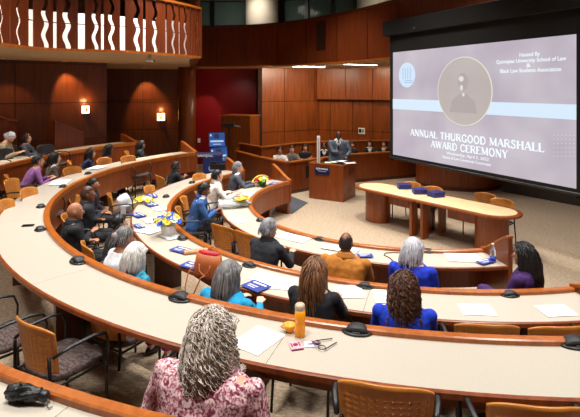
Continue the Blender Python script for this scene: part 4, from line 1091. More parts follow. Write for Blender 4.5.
# ------------------------------------------------------------------ people
SKIN = {'light': plain('skin_light', (214, 160, 132), rough=.5, var=.05), 'fair': plain('skin_fair', (226, 178, 152), rough=.5, var=.05), 'tan': plain('skin_tan', (176, 118, 86), rough=.5, var=.05),
        'brown': plain('skin_brown', (122, 74, 50), rough=.42, var=.06), 'dark': plain('skin_dark', (82, 48, 34), rough=.4, var=.06)}
EYE_W = plain('eye_white', (235, 232, 228), rough=.2, var=0); EYE_D = plain('eye_dark', (30, 20, 16), rough=.15, var=0)
def hairmat(name, a, b_):
    if name in MATS: return MATS[name]
    m, t, b = new_mat(name)
    g = t.nodes.new('ShaderNodeNewGeometry'); n = t.nodes.new('ShaderNodeTexNoise'); n.inputs['Scale'].default_value = 16
    tc = t.nodes.new('ShaderNodeTexCoord'); t.links.new(tc.outputs['Object'], n.inputs[0])
    ad = t.nodes.new('ShaderNodeMath'); ad.operation = 'MULTIPLY_ADD'; ad.inputs[1].default_value = .5
    t.links.new(g.outputs['Random Per Island'], ad.inputs[0])
    m2 = t.nodes.new('ShaderNodeMath'); m2.operation = 'MULTIPLY'; m2.inputs[1].default_value = .6; t.links.new(n.outputs['Fac'], m2.inputs[0]); t.links.new(m2.outputs[0], ad.inputs[2])
    r = t.nodes.new('ShaderNodeValToRGB'); r.color_ramp.elements[0].position = .2; r.color_ramp.elements[1].position = .8
    r.color_ramp.elements[0].color = srgb(a); r.color_ramp.elements[1].color = srgb(b_)
    t.links.new(ad.outputs[0], r.inputs[0]); t.links.new(r.outputs[0], b.inputs['Base Color']); b.inputs['Roughness'].default_value = .45
    MATS[name] = m; return m
HAIR = {'shaved': ((64, 40, 30), (88, 58, 44)), 'black': ((10, 9, 10), (30, 26, 26)), 'darkbrown': ((26, 16, 12), (58, 38, 28)), 'brown': ((58, 34, 20), (150, 102, 66)), 'curlbrown': ((30, 17, 12), (112, 70, 48)), 'grey': ((92, 92, 96), (160, 160, 164)), 'silver': ((128, 128, 136), (214, 214, 222)),
        'white': ((186, 184, 180), (238, 236, 232)), 'ash': ((140, 124, 110), (232, 222, 212)), 'darkgrey': ((60, 58, 60), (140, 138, 140)), 'stubble': ((24, 18, 16), (44, 34, 30)), 'pepper': ((70, 68, 70), (150, 148, 148))}
def HM(k): return hairmat('hair_' + k, *HAIR[k])
dgr = bpy.context.evaluated_depsgraph_get
def fuse(mb, vox, smooth_it, name):
    """one continuous skin over the overlapping shapes"""
    bmesh.ops.recalc_face_normals(mb.bm, faces=mb.bm.faces)
    me = bpy.data.meshes.new('t'); mb.bm.to_mesh(me); mb.bm.free()
    o = bpy.data.objects.new('t', me); C.objects.link(o)
    m = o.modifiers.new('r', 'REMESH'); m.mode = 'VOXEL'; m.voxel_size = vox; m.use_smooth_shade = True
    if smooth_it: s = o.modifiers.new('s', 'SMOOTH'); s.iterations = smooth_it; s.factor = .5
    out = bpy.data.meshes.new_from_object(o.evaluated_get(dgr()))
    bpy.data.objects.remove(o); bpy.data.meshes.remove(me); out.name = name
    for p in out.polygons: p.use_smooth = True
    return out
def link_mesh(me, name, mat, parent):
    me.materials.clear(); me.materials.append(mat); o = bpy.data.objects.new(name, me); C.objects.link(o); o.parent = parent; return o
def ik(S, T, l1, l2, pole):
    S, T = Vector(S), Vector(T); d = T - S; L = d.length
    if L > (l1 + l2) * .995: T = S + d.normalized() * (l1 + l2) * .995; d = T - S; L = d.length
    a = (l1 * l1 - l2 * l2 + L * L) / (2 * L); h = max(0, l1 * l1 - a * a) ** .5
    dn = d.normalized(); p = Vector(pole); p = (p - dn * p.dot(dn)).normalized()
    return S + dn * a + p * h, T
HANDS = {'desk': ((-.13, .46, .80), (.12, .47, .80)), 'lap': ((-.08, .30, .63), (.08, .30, .64)), 'cross': ((.12, .22, .80), (-.12, .24, .84)), 'chin': ((-.10, .30, .80), (.05, .22, 1.02)), 'clasp': ((-.03, .36, .86), (.03, .36, .88)), 'phone': ((-.04, .36, .80), (.06, .38, .82))}
def person(label, x, y, zf, face, skin, hair, hstyle, top, bottom=(24, 24, 28), lean=.06, side=0, hands='desk', yaw=0, pitch=0, wide=1, scale=1, vox=.012, stand=False,
           shirt=None, tie=None, glasses=False, longhair=.3, collar=False, shoecol=(20, 18, 18), legs='in', skirt=False, nstr=None, group=None, sleeve=1, topmat=None, turn=0, headdz=0, mask=None):
    t = thing('person', label, 'person', (x, y, zf), face, group, scale)
    rn = random.Random(len(label) * 7 + int(x * 31))
    hz = .95 if stand else .54
    dz = hz - .54
    l, s = lean, side
    near = vox < .0105
    def P(x_, y_, z_): return Vector((x_, y_, z_ + dz))
    Tm = Matrix.Rotation(turn, 4, 'Z')
    # torso rings: (z, rx, ry, forward, side)
    w_ = wide
    TR = [(.43, .10, .09, 0, 0), (.46, .165 * w_, .12, 0, 0), (.54, .175 * w_, .125, 0, 0), (.64, .155 * w_, .115, .12, .15), (.74, .15 * w_, .112, .3, .35), (.85, .165 * w_, .118, .55, .6), (.94, .178 * w_, .115, .75, .8), (.995, .158 * w_, .098, .88, .9), (1.035, .115, .08, .95, .97), (1.075, .07, .062, 1.0, 1.0)]
    def torso(b, inf, zmin=.0, zmax=9):
        rs = []
        for z, rx, ry, f, sd in TR:
            if z < zmin or z > zmax: continue
            rs.append([Tm @ P(sd * s + (rx + inf) * math.cos(a), f * l + (ry + inf) * math.sin(a), z) for a in [2 * PI * k / 24 for k in range(24)]])
        b.rings(rs)
    neck = P(s, l, 1.06); NR = Tm @ neck
    hc = P(s + .0, l + .028 + .05 * math.sin(pitch), 1.168 + headdz); HC = Tm @ hc
    HR = Matrix.Translation(HC) @ Tm @ Matrix.Rotation(yaw, 4, 'Z') @ Matrix.Rotation(-pitch, 4, 'X')
    Sh = [Tm @ P(s * .9 + k * (.165 * w_ + .005), l * .88, .965) for k in (-1, 1)]
    tg = HANDS[hands] if isinstance(hands, str) else hands
    arms = []
    for k, S, T in zip((-1, 1), Sh, tg):
        T = Vector(T) + Vector((0, 0, dz)); E_, T = ik(S, T, .275, .25, (k * .7, -.5, -.9)); arms.append((S, E_, T))
    if stand:
        hips = [(k, P(k * .09, 0, .52), Vector((k * .10, .02, .50)), Vector((k * .11, 0, .09))) for k in (-1, 1)]
    else:
        kx = {'in': .12, 'wide': .2}[legs if legs in ('in', 'wide') else 'in']
        hips = [(k, P(k * .09, .02, .53), Vector((k * kx, .43, .52)), Vector((k * (kx + .0), .45 if legs != 'cross' else .45, .09))) for k in (-1, 1)]
    if legs == 'cross': hips = [(-1, hips[0][1], Vector((.0, .46, .66)), Vector((.14, .66, .30))), hips[1]]
    # body
    b = MB(); torso(b, -.006)
    b.tube([NR + Vector((0, -.01, -.03)), HC + Vector((0, -.02, -.06))], [.062, .056], 14)
    # head
    rs = []
    NV, NU = 22, 24
    for i in range(1, NV):
        ph = PI * i / NV; zz = math.cos(ph); r_ = math.sin(ph); ring = []
        for k in range(NU):
            a = 2 * PI * k / NU; dx, dy = math.cos(a) * r_, math.sin(a) * r_
            jaw = max(0, -zz)
            X_ = dx * .077 * (1 - .22 * jaw ** 1.2); Y_ = dy * (.098 if dy > 0 else .102) * (1 - (.0 if dy > 0 else .35) * jaw) + .012 * jaw * (dy > 0)
            Z_ = zz * .122
            ring.append(HR @ Vector((X_, Y_, Z_)))
        rs.append(ring)
    b.rings(rs)
    b.tube([HR @ Vector((0, .088, .022)), HR @ Vector((0, .104, -.008)), HR @ Vector((0, .112, -.024)), HR @ Vector((0, .098, -.034))], [.008, .012, .015, .010], 8)
    b.ball((0, .072, -.094), (.026, .022, .018), M=HR, u=10, v=8)
    for k in (-1, 1):
        b.ball((k * .078, -.006, -.005), (.011, .02, .032), M=HR, u=10, v=8)
        b.ball((k * .036, .075, .036), (.026, .014, .008), M=HR, u=8, v=6)
    # limbs
    for k, (S, E_, T) in zip((-1, 1), arms):
        b.tube([S, S.lerp(E_, .5), E_, E_.lerp(T, .4), T], [.047, .043, .037, .036, .025], 12)
        b.ball(S, (.052, .05, .05), u=12, v=8)
        d = (T - E_).normalized(); side_v = Vector((0, 0, 1)).cross(d)
        if side_v.length < .2: side_v = Vector((1, 0, 0))
        side_v.normalize(); up_v = d.cross(side_v)
        pc = T + d * .04
        b.tube([T - d * .01, T + d * .02, T + d * .055, T + d * .085], [(.022, .016), (.036, .015), (.04, .014), (.036, .012)], 12, up=up_v)
        for q, (off, ln) in enumerate(((-.029, .062), (-.010, .074), (.010, .070), (.028, .055))):
            r0 = T + d * .08 + side_v * off
            m1 = r0 + d * ln * .5 - up_v * ln * .12; m2 = r0 + d * ln * .85 - up_v * ln * .45
            b.tube([r0, m1, m2], [.0095, .0088, .007], 8)
        th_ = T + d * .025 - side_v * k * -.03
        b.tube([T + d * .02 + side_v * (.02 * -k), T + d * .055 + side_v * (.048 * -k), T + d * .085 + side_v * (.05 * -k) - up_v * .01], [.013, .011, .009], 8)
    for k, H_, K_, A_ in hips:
        b.tube([H_, H_.lerp(K_, .5), K_], [.078, .07, .054], 14); b.tube([K_, K_.lerp(A_, .3), K_.lerp(A_, .7), A_], [.052, .054, .04, .034], 12)
        b.ball(K_, (.056, .056, .056), u=12, v=8)
        b.tube([A_ + Vector((0, -.03, -.02)), A_ + Vector((0, .05, -.04)), A_ + Vector((0, .14, -.065))], [.035, .036, .02], 10)
    link_mesh(fuse(b, vox * .85, 2, 'body'), 'body', SKIN[skin], t)
    # face
    e = MB()
    for k in (-1, 1): e.ball((k * .031, .084, .014), (.013, .009, .008), M=HR, u=12, v=8)
    eyes = e.build('eyes', EYE_W, t, smooth=True)
    e = MB()
    for k in (-1, 1): e.ball((k * .031, .0905, .014), (.006, .004, .006), M=HR, u=10, v=6)
    e.build('iris', EYE_D, eyes)
    e = MB(); e.tube([HR @ Vector((x_, .093 - abs(x_) * .25, -.058 + abs(x_) * .06)) for x_ in (-.024, -.012, 0, .012, .024)], [.003, .006, .007, .006, .003], 8)
    e.build('mouth', plain('lips_' + skin, {'light': (176, 98, 88), 'fair': (190, 104, 96), 'tan': (140, 76, 64), 'brown': (100, 50, 44), 'dark': (74, 36, 34)}[skin]), t, smooth=True)
    e = MB()
    for k in (-1, 1): e.tube([HR @ Vector((k * x_, .094 - x_ * .32, .036 + dz_)) for x_, dz_ in ((.014, 0), (.03, .005), (.048, 0))], .0035, 6)
    e.build('eyebrows', HM('darkbrown' if hair not in ('white', 'silver', 'grey', 'ash') else 'darkgrey'), t)
    if glasses:
        e = MB()
        for k in (-1, 1):
            e.tube([HR @ Vector((k * .032 + .024 * math.cos(a), .104, .012 + .018 * math.sin(a))) for a in [2 * PI * q / 14 for q in range(15)]], .0028, 6)
            e.tube([HR @ Vector((k * .056, .102, .016)), HR @ Vector((k * .08, .06, .014)), HR @ Vector((k * .084, -.01, .01))], .0028, 6)
        e.tube([HR @ Vector((-.008, .106, .014)), HR @ Vector((.008, .106, .014))], .0028, 6)
        e.build('glasses', BLACK, t)
    if mask:
        pass
    # clothes
    tm = topmat or plain('cloth_%d_%d_%d' % top, top, rough=.85, var=.16, scale=22, bump=.25)
    inf = .022 if (collar or shirt) else .012
    b = MB(); torso(b, inf, zmin=.5, zmax=1.05)
    if not stand and True: b.rings([[Tm @ P(r_ * (.175 * w_ + inf) * math.cos(a), r_ * (.13 + inf) * math.sin(a), z_) for a in [2 * PI * k / 24 for k in range(24)]] for z_, r_ in ((.44, .96), (.56, 1.0))])
    else: b.rings([[P(r_ * (.18 * w_ + inf) * math.cos(a), r_ * (.13 + inf) * math.sin(a), z_) for a in [2 * PI * k / 24 for k in range(24)]] for z_, r_ in ((.38, 1.05), (.56, 1.0))])
    for k, (S, E_, T) in zip((-1, 1), arms):
        b.ball(S, (.06 + inf * .5, .058 + inf * .5, .056 + inf * .4), u=14, v=10)
        end = E_.lerp(T, .93) if sleeve >= 1 else E_.lerp(T, .1)
        if sleeve >= 1: b.tube([S, S.lerp(E_, .5), E_, E_.lerp(T, .5), end], [.056 + inf * .5, .052 + inf * .4, .047 + inf * .4, .043 + inf * .3, .035 + inf * .3], 14)
        else: b.tube([S, S.lerp(E_, .5), S.lerp(E_, .8)], [.06 + inf * .5, .06 + inf * .4, .062 + inf * .4], 14)
        b.ball(E_ if sleeve >= 1 else S, (.047 + inf * .4,) * 3, u=12, v=8)
    me = fuse(b, vox, 3, 'jacket')
    # folds
    nrm_ = [v.normal.copy() for v in me.vertices]
    for v, vn in zip(me.vertices, nrm_):
        c = v.co; f = noise.noise(Vector((c.x * 9, c.y * 9, c.z * 5 + x))) * .014 + noise.noise(Vector((c.x * 22, c.y * 22, c.z * 14))) * .006
        v.co = c + vn * f
    if shirt:
        bm = bmesh.new(); bm.from_mesh(me); kill = []
        inv = Tm.inverted()
        for fc in bm.faces:
            c = inv @ fc.calc_center_median(); z = c.z - dz
            if c.y > l * .5 + .02 and z > .70 and abs(c.x - s * .9) < (z - .70) * .24 and z < 1.12: kill.append(fc)
        bmesh.ops.delete(bm, geom=kill, context='FACES'); bm.to_mesh(me); bm.free()
    link_mesh(me, 'jacket' if shirt or collar else 'top', tm, t)
    if shirt:
        b = MB(); torso(b, .012, zmin=.6, zmax=1.08); b.tube([NR + Vector((0, 0, -.02)), NR + Vector((0, .006, .035))], [.066, .058], 18)
        link_mesh(fuse(b, vox, 2, 'shirt'), 'shirt', plain('shirt_%d_%d_%d' % shirt, shirt, rough=.8, var=.04), t)
        if tie:
            b = MB(); b.slab([Tm @ P(s + x_, l * f_ + .085 + yo, z_) for x_, f_, yo, z_ in ((-.016, 1, .0, 1.06), (.016, 1, 0, 1.06), (.012, .95, .01, 1.03), (.034, .6, .045, .78), (0, .5, .047, .73), (-.034, .6, .045, .78), (-.012, .95, .01, 1.03))], Tm @ Vector((0, .01, 0)))
            b.build('necktie', plain('tie_%d_%d_%d' % tie, tie, rough=.5), t)
        if collar or True:
            b = MB()
            for k in (-1, 1): b.slab([Tm @ P(s + k * x_, l * f_ + yo, z_) for x_, f_, yo, z_ in ((.05, 1, .0, 1.09), (.085, .95, .07, 1.03), (.10, .8, .115, .93), (.02, .45, .15, .71), (.035, .8, .128, .92), (.045, 1, .08, 1.04))], Tm @ Vector((0, .008, 0)))
            b.build('lapels', tm, t)
    if collar or shirt:
        b = MB(); b.rings([[Tm @ P(s + r_ * math.cos(a), l + r_ * .9 * math.sin(a), z_ + (-.05 if shirt else -.012) * math.sin(a)) for a in [2 * PI * k / 24 for k in range(24)]] for z_, r_ in ((1.01, .125), (1.045, .10), (1.07, .088), (1.085, .08), (1.07, .074))]); b.build('collar', tm, t, smooth=True)
    bmat = plain('trouser_%d_%d_%d' % bottom, bottom, rough=.85, var=.15, scale=25)
    b = MB()
    b.rings([[P(rx * math.cos(a), ry * math.sin(a), z_) for a in [2 * PI * k / 20 for k in range(20)]] for z_, rx, ry in ((.42, .12, .10), (.46, .178 * w_, .13), (.58, .18 * w_, .135), (.62, .16 * w_, .12))])
    for k, H_, K_, A_ in hips:
        b.tube([H_, H_.lerp(K_, .5), K_], [.094, .084, .068], 14); b.ball(K_, (.068,) * 3, u=12, v=8)
        if not skirt: b.tube([K_, K_.lerp(A_, .4), K_.lerp(A_, .93)], [.066, .064, .056], 14)
    if skirt:
        if legs == 'cross': b.tube([hips[0][1], hips[0][2]], [.1, .08], 14)
        (k, H1, K1, A1), (k2, H2, K2, A2) = hips; b.tube([(H1 + H2) / 2, (K1 + K2) / 2], [(.17, .09), (.18, .07)], 16)
    link_mesh(fuse(b, vox * 1.2, 3, 'trousers'), 'skirt' if skirt else 'trousers', bmat, t)
    for k, H_, K_, A_ in hips:
        b = MB(); b.ball(A_ + Vector((0, .055, -.045)), (.048, .13, .044), u=16, v=10)
        for v in b.bm.verts: v.co.z = max(v.co.z, .002)
        b.build('shoe', plain('shoe_%d_%d_%d' % shoecol, shoecol, rough=.35), t, smooth=True)
    # hair
    hm = HM(hair)
    if hstyle == 'none': return t
    def shell(gx, gy, gz, face_z=.42, face_y=.25, low=-.45, off=(0, -.006, .006), bump=.006, name='hair', fz=9):
        """scalp cover leaving the face and the neck free"""
        bm = bmesh.new(); bmesh.ops.create_uvsphere(bm, u_segments=36, v_segments=28, radius=1)
        kill = [v for v in bm.verts if (v.co.y > face_y - .15 * max(0, -v.co.z) and v.co.z < face_z) or v.co.z < low or (abs(v.co.x) > .80 and v.co.y > -.12 and v.co.z < .12 and hstyle in ('short', 'bald', 'fade', 'bun'))]
        bmesh.ops.delete(bm, geom=kill, context='VERTS')
        for v in bm.verts:
            d = v.co.copy(); n_ = noise.noise(d * 5 + Vector((x, y, 0))) * bump + noise.noise(d * 16) * bump * .5
            jaw = max(0, -d.z)
            v.co = Vector((d.x * (.077 + gx + n_), d.y * (.1 + gy + n_) * (1 - .2 * jaw * (d.y < 0)), d.z * (.122 + gz + n_))) + Vector(off)
            v.co = HR @ v.co
        me = bpy.data.meshes.new(name); bm.to_mesh(me); bm.free()
        for p in me.polygons: p.use_smooth = True
        o = link_mesh(me, name, hm, t); sm = o.modifiers.new('thickness', 'SOLIDIFY'); sm.thickness = .012; sm.offset = -1
        return o
    def strands(n, length, rad, curl=0, freq=3, vol=.012, seg=5, steps=14, face_gap=.45, spread=.6, xmax=.11):
        b = MB(); HI = HR.inverted(); ex = .012
        for i in range(n):
            for _ in range(50):
                z = rn.uniform(-.15, 1); a = rn.uniform(0, 2 * PI); r_ = (1 - z * z) ** .5; d = Vector((math.cos(a) * r_, math.sin(a) * r_, z))
                if not (d.y > face_gap and d.z < .55): break
            lay = rn.uniform(.2, 1) * vol
            def surf(q, e_):
                k = Vector((q.x / (.079 + e_), q.y / (.102 + e_), q.z / (.124 + e_))); return k.length
            p = Vector((d.x * .08, d.y * .103, d.z * .125)); L = length * rn.uniform(.7, 1.08); cq = curl * rn.uniform(.5, 1.4); fq = freq * rn.uniform(.7, 1.25); ds = L / steps
            v = Vector((d.x, d.y * .6 - .35, .25)).normalized(); ph = rn.uniform(0, 6.28); pts = []
            if d.y > .2: v = Vector((d.x * 1.6 + .05 * rn.uniform(-1, 1), -.6, .5)).normalized()
            for k in range(steps + 1):
                f = k / steps; c = p.copy()
                if curl:
                    sd = Vector((math.cos(fq * 2 * PI * f + ph), math.sin(fq * 2 * PI * f + ph), .3 * math.sin(fq * 4 * PI * f + ph))); c += sd * cq * min(1, f * 3)
                pts.append(HR @ c)
                v = (v * .62 + Vector((0, 0, -1)) * .38 + Vector((d.x, min(0, d.y) - .1, 0)) * .10 * spread * (1 if p.z > -.1 else .3)).normalized()
                p = p + v * ds
                e_ = ex + lay
                s1 = surf(p, e_)
                if p.z > -.10 and s1 < 1: p = Vector((p.x / s1, p.y / s1, p.z / s1))
                if p.y > .045 and p.z < .07: # keep the face clear
                    if abs(p.x) < .085: p.x = math.copysign(.085 + lay, p.x or 1)
                    p.y -= .012
                if abs(p.x) > xmax + lay: p.x = math.copysign(xmax + lay, p.x)
                if p.z < -.10: # lie on the shoulders and back
                    yy = -.105 - lay - max(0, (-p.z - .16)) * .10 if abs(p.x) < .15 and p.y < 0 else p.y
                    if p.y < 0 and p.z < -.2 and p.y > yy: p.y = yy
                    if p.y >= 0 and p.z < -.2: p.y = max(p.y, .10)
            rr = [rad * (1 - .6 * (k / steps) ** 2) for k in range(steps + 1)]
            b.tube(pts, rr, seg)
        o = b.build('hair_strands', hm, t, smooth=True, fix=False); return o
    if hstyle == 'bald': shell(.002, .002, .0, face_z=.2, face_y=.0, low=-.35, off=(0, -.002, -.004), bump=.001)
    elif hstyle == 'balding':
        o = shell(.006, .006, .002, face_z=.3, face_y=.05, low=-.5, bump=.003)
        bm = bmesh.new(); bm.from_mesh(o.data); HI = HR.inverted(); bmesh.ops.delete(bm, geom=[v for v in bm.verts if (HI @ v.co).z > .085], context='VERTS'); bm.to_mesh(o.data); bm.free()
        o2 = MB(); o2.ball((0, -.0, .0), (.001, .001, .001), M=HR, u=4, v=3); o2.bm.free()
    elif hstyle in ('short', 'fade'):
        g_ = .014 if hstyle == 'short' else .005; shell(g_, g_, g_ + .002, face_z=.52, face_y=.45, low=-.5)
        if hstyle == 'short' : strands(nstr or 90, .07, .0045, 0, vol=.008, steps=5, seg=4)
    elif hstyle == 'bun':
        shell(.012, .012, .014, low=-.4)
        b = MB(); b.ball((0, -.11, .03), (.042, .04, .042), M=HR, u=18, v=12)
        for v in b.bm.verts: v.co += v.co.normalized() * noise.noise(v.co * 40) * .006
        b.build('hair_bun', hm, t, smooth=True); strands(nstr or 70, .12, .004, 0, vol=.008, steps=8, seg=4)
    elif hstyle == 'bob':
        shell(.021, .022, .02, face_z=.5, face_y=.5, low=-.92, bump=.004); strands(nstr or 180, longhair if longhair != .3 else .20, .0050, .0008, 1, vol=.010, steps=11, spread=.7, xmax=.10)
    elif hstyle == 'long':
        shell(.012, .014, .014, face_z=.5, face_y=.5, low=-.7); strands(nstr or 220, longhair, .0052, .003, 2.5, vol=.016, steps=16, spread=.35, xmax=.10)
    elif hstyle == 'curly':
        shell(.022, .022, .02, face_z=.5, face_y=.45, low=-.8, bump=.012); strands(nstr or 300, longhair, .0034, .010, 5.0, vol=.03, steps=36, seg=5, spread=.8, xmax=.11)
    elif hstyle == 'afro':
        shell(.04, .035, .035, face_z=.5, face_y=.45, low=-.6, bump=.015)
    elif hstyle == 'cap':
        shell(.016, .016, .014, face_z=.35, face_y=.6, low=-.2)
    elif hstyle == 'ponytail':
        shell(.012, .012, .012, low=-.5); b = MB(); b.tube([HR @ Vector(q) for q in ((0, -.11, .03), (0, -.16, -.02), (0, -.15, -.12), (.01, -.13, -.2))], [.025, .035, .03, .008], 12); b.build('ponytail', hm, t, smooth=True)
    return t
def sit(px, py, zf, c, r, label, face=None, chair='wood', scale=None, hz=1.205, turnto=None, far=False, chairlabel=None, csc=1.08, **k):
    """seat a person whose head centre shows at the pixel; r fixes the ring they sit on"""
    if r: p = on_circle(px, c, r, far)
    else: p = at(px, py, zf + hz)
    if face is None: face = facing(p.x, p.y, c[0], c[1])
    if turnto: face = facing(p.x, p.y, *turnto)
    if scale is None:
        z = CAMZ - (py - YH) * p.y / F; scale = max(.88, min(1.12, (z - zf) / hz))
    l = k.get('lean', .06)
    p.x += math.sin(face) * (l + .028) * 1; p.y -= math.cos(face) * (l + .028)
    t = person(label, p.x, p.y, zf, face, scale=scale, **k)
    if chair: place_chair(p.x + math.sin(face) * .03, p.y - math.cos(face) * .03, zf, face, chairlabel or 'chair under the ' + label, chair, scale=csc)
    return t
SPK = (1.4, 13.6)
K = dict
# floral print
def print_mat(name, cols, scale):
    m, t, b = new_mat(name); tc = t.nodes.new('ShaderNodeTexCoord')
    n = t.nodes.new('ShaderNodeTexNoise'); n.inputs['Scale'].default_value = scale; n.inputs['Detail'].default_value = 3; n.inputs['Distortion'].default_value = 1.2
    r = t.nodes.new('ShaderNodeValToRGB'); e = r.color_ramp.elements; e[0].position = .40; e[0].color = srgb(cols[0]); e[1].position = .60; e[1].color = srgb(cols[-1])
    if len(cols) > 2: q = e.new(.50); q.color = srgb(cols[1])
    t.links.new(tc.outputs['Object'], n.inputs[0]); t.links.new(n.outputs['Fac'], r.inputs[0]); t.links.new(r.outputs[0], b.inputs['Base Color']); b.inputs['Roughness'].default_value = .85
    return m
FLORAL = print_mat('pink_floral_print', [(120, 40, 66), (202, 136, 150), (240, 218, 216)], 42)
TEALP = print_mat('teal_print', [(20, 110, 140), (60, 170, 200), (70, 60, 40)], 6)
BRINDLE = print_mat('brown_tweed', [(60, 46, 40), (96, 80, 70), (130, 110, 96)], 30)
# --- around the big desk
sit(211, 330, FA, CA, None, 'woman with long curly ash grey hair in a pink floral blouse in the foreground', chair='black', skin='light', hair='ash', hstyle='curly', top=(200, 140, 150), topmat=FLORAL, longhair=.34, nstr=850, wide=1.55, lean=.12, vox=.010, hands=((-.2, .28, .72), (.2, .28, .72)), glasses=False, chairlabel='black armchair under the woman in pink florals', csc=1.1, pitch=-.1, scale=1.0)
sit(39, 159, FA, CA, 6.72, 'man in a purple shirt leaning on the left end of the big desk', far=True, turnto=SPK, skin='light', hair='black', hstyle='short', top=(142, 92, 152), lean=.22, hands='desk', wide=1.15, chairlabel='chair under the man in the purple shirt')
sit(55.5, 156.5, FA, CA, 6.62, 'black haired woman in a brown tweed jacket beside the man in purple', far=True, turnto=SPK, skin='fair', hair='black', hstyle='bob', top=(80, 60, 50), topmat=BRINDLE, lean=.05, hands='lap', shirt=(235, 230, 225), chairlabel='chair under the woman in brown tweed')
sit(92, 152.5, FA, CA, 6.62, 'dark haired woman in a navy jacket bending over the far left desk', far=True, turnto=SPK, skin='fair', hair='darkbrown', hstyle='long', longhair=.25, top=(26, 34, 72), lean=.16, hands='desk', chairlabel='chair under the woman in the navy jacket')
sit(110, 150.5, FA, CA, 6.62, 'woman with big black hair in a maroon top at the far left desk', far=True, turnto=SPK, skin='brown', hair='black', hstyle='curly', longhair=.26, nstr=140, top=(88, 42, 40), lean=.16, hands='desk', chairlabel='chair under the woman in maroon')
sit(142, 145.5, FA, CA, 6.6, 'woman in a black blazer over a teal blouse', far=True, turnto=SPK, skin='brown', hair='black', hstyle='bob', top=(20, 20, 24), shirt=(20, 110, 110), lean=.08, hands='desk', chairlabel='chair under the woman in the black blazer')
# --- outermost desk
sit(27.5, 138, FB, CA, 8.2, 'man in glasses and a dark grey jumper seated behind the outermost desk', far=True, turnto=(1.4, 12), chair='black', skin='light', hair='darkbrown', hstyle='bob', longhair=.14, top=(54, 62, 72), lean=.08, glasses=True, chairlabel='black padded chair under the man in glasses')
sit(8, 135, FB, CA, 8.25, 'person in a tan coat with head bowed at the left frame edge', far=True, turnto=(1.4, 12), chair='black', skin='light', hair='silver', hstyle='short', top=(150, 132, 104), lean=.2, pitch=.9, headdz=-.02, chairlabel='black padded chair under the person in the tan coat')
# --- around the middle desk
sit(177, 166.5, FC, CC, 4.95, 'listener in glasses and a black sweater with hands clasped at the middle desk', far=True, turnto=SPK, skin='brown', hair='black', hstyle='short', top=(18, 20, 26), collar=True, lean=.12, hands='clasp', glasses=True, chairlabel='chair under the listener in the black sweater')
sit(75, 209, FC, CC, None, 'bald man in a black suit with folded arms, nearest of the dark suited men', turnto=(4, 9.6), skin='tan', hair='shaved', hstyle='none', top=(24, 27, 34), collar=True, lean=.0, hands='cross', wide=1.1, vox=.011, chairlabel='chair under the bald man in the black suit')
sit(88, 192, FC, CC, None, 'close cropped man in a dark suit, middle one of the three dark suited men', turnto=(4, 9.6), skin='brown', hair='shaved', hstyle='fade', top=(30, 33, 42), collar=True, lean=.02, hands='cross', wide=1.1, chairlabel='chair under the close cropped man in the dark suit')
sit(94, 183, FC, CC, 5.55, 'black haired man in a dark plum jacket, farthest of the three dark suited men', far=True, turnto=(4, 9.6), skin='tan', hair='black', hstyle='short', top=(40, 34, 46), collar=True, lean=.05, hands='lap', chairlabel='chair under the man in the plum jacket')
sit(121, 212, FC, CC, None, 'short black haired woman in black before the blue brochures', turnto=(3.5, 10), skin='light', hair='black', hstyle='short', top=(30, 30, 34), lean=.12, hands='desk', scale=.9, chairlabel='chair under the short haired woman in black')
sit(124, 233, FC, CC, None, 'person with a grey bun and a white shirt beside the white haired woman', turnto=(2.5, 9), skin='tan', hair='pepper', hstyle='bun', top=(232, 232, 236), lean=.14, hands='lap', wide=1.1, pitch=.15, scale=.98, vox=.011, chair='black', chairlabel='black chair under the person in the white shirt')
sit(135.5, 250, FC, CC, None, 'white haired woman with a teal patterned shawl at the middle desk', turnto=(1.5, 10), skin='fair', hair='white', hstyle='bob', longhair=.15, top=(40, 150, 185), topmat=TEALP, bottom=(150, 20, 110), lean=.10, hands='lap', scale=.98, vox=.010, nstr=520, chairlabel='chair under the white haired woman')
sit(229, 267, FC, CC, None, 'woman with a smooth grey bob in a turquoise sweater', skin='fair', hair='pepper', hstyle='bob', top=(20, 150, 200), lean=.10, hands='desk', wide=1.3, scale=.97, vox=.010, nstr=560, yaw=-.1, chairlabel='chair under the woman in turquoise')
sit(315, 264, FC, CC, None, 'woman with long light brown hair in a black top', skin='light', hair='brown', hstyle='long', longhair=.44, top=(24, 24, 28), lean=.08, hands='desk', wide=1.15, vox=.010, nstr=420, chair='black', scale=.97, chairlabel='black chair under the long haired brunette')
sit(404, 278, FC, CC, None, 'woman with long dark curly hair in a royal blue blouse', skin='tan', hair='curlbrown', hstyle='curly', longhair=.34, top=(20, 60, 200), lean=.08, hands='desk', wide=1.2, vox=.010, nstr=620, chair='black', scale=.96, chairlabel='black chair under the curly haired woman')
# --- around the inner desk
sit(203, 188, 0, CD, None, 'man in a bright blue suit looking down at his hands', turnto=(3, 9.2), skin='brown', hair='black', hstyle='short', top=(52, 92, 150), shirt=(225, 225, 235), lean=.12, hands='phone', pitch=.35, chairlabel='chair under the man in the blue suit')
sit(217.5, 174.5, 0, CD, None, 'black haired person in a white jacket and dark tie at the inner desk', turnto=(2.2, 11), skin='light', hair='black', hstyle='short', top=(228, 224, 216), shirt=(235, 235, 235), tie=(24, 24, 28), lean=.10, hands='desk', chairlabel='chair under the person in the white jacket')
sit(238, 166, 0, CD, None, 'grey haired man in a charcoal suit near the end of the inner desk', turnto=(3, 11.5), skin='light', hair='grey', hstyle='short', top=(74, 80, 92), shirt=(240, 240, 240), tie=(150, 20, 40), lean=.08, hands='desk', chairlabel='chair under the man in the charcoal suit')
sit(269, 226, 0, CD, None, 'grey haired man in a black suit seen from behind at the inner desk', skin='light', hair='grey', hstyle='short', top=(28, 32, 40), collar=True, lean=.12, hands='desk', wide=1.15, vox=.010, yaw=-.35, nstr=240, chairlabel='chair under the grey haired man in the black suit')
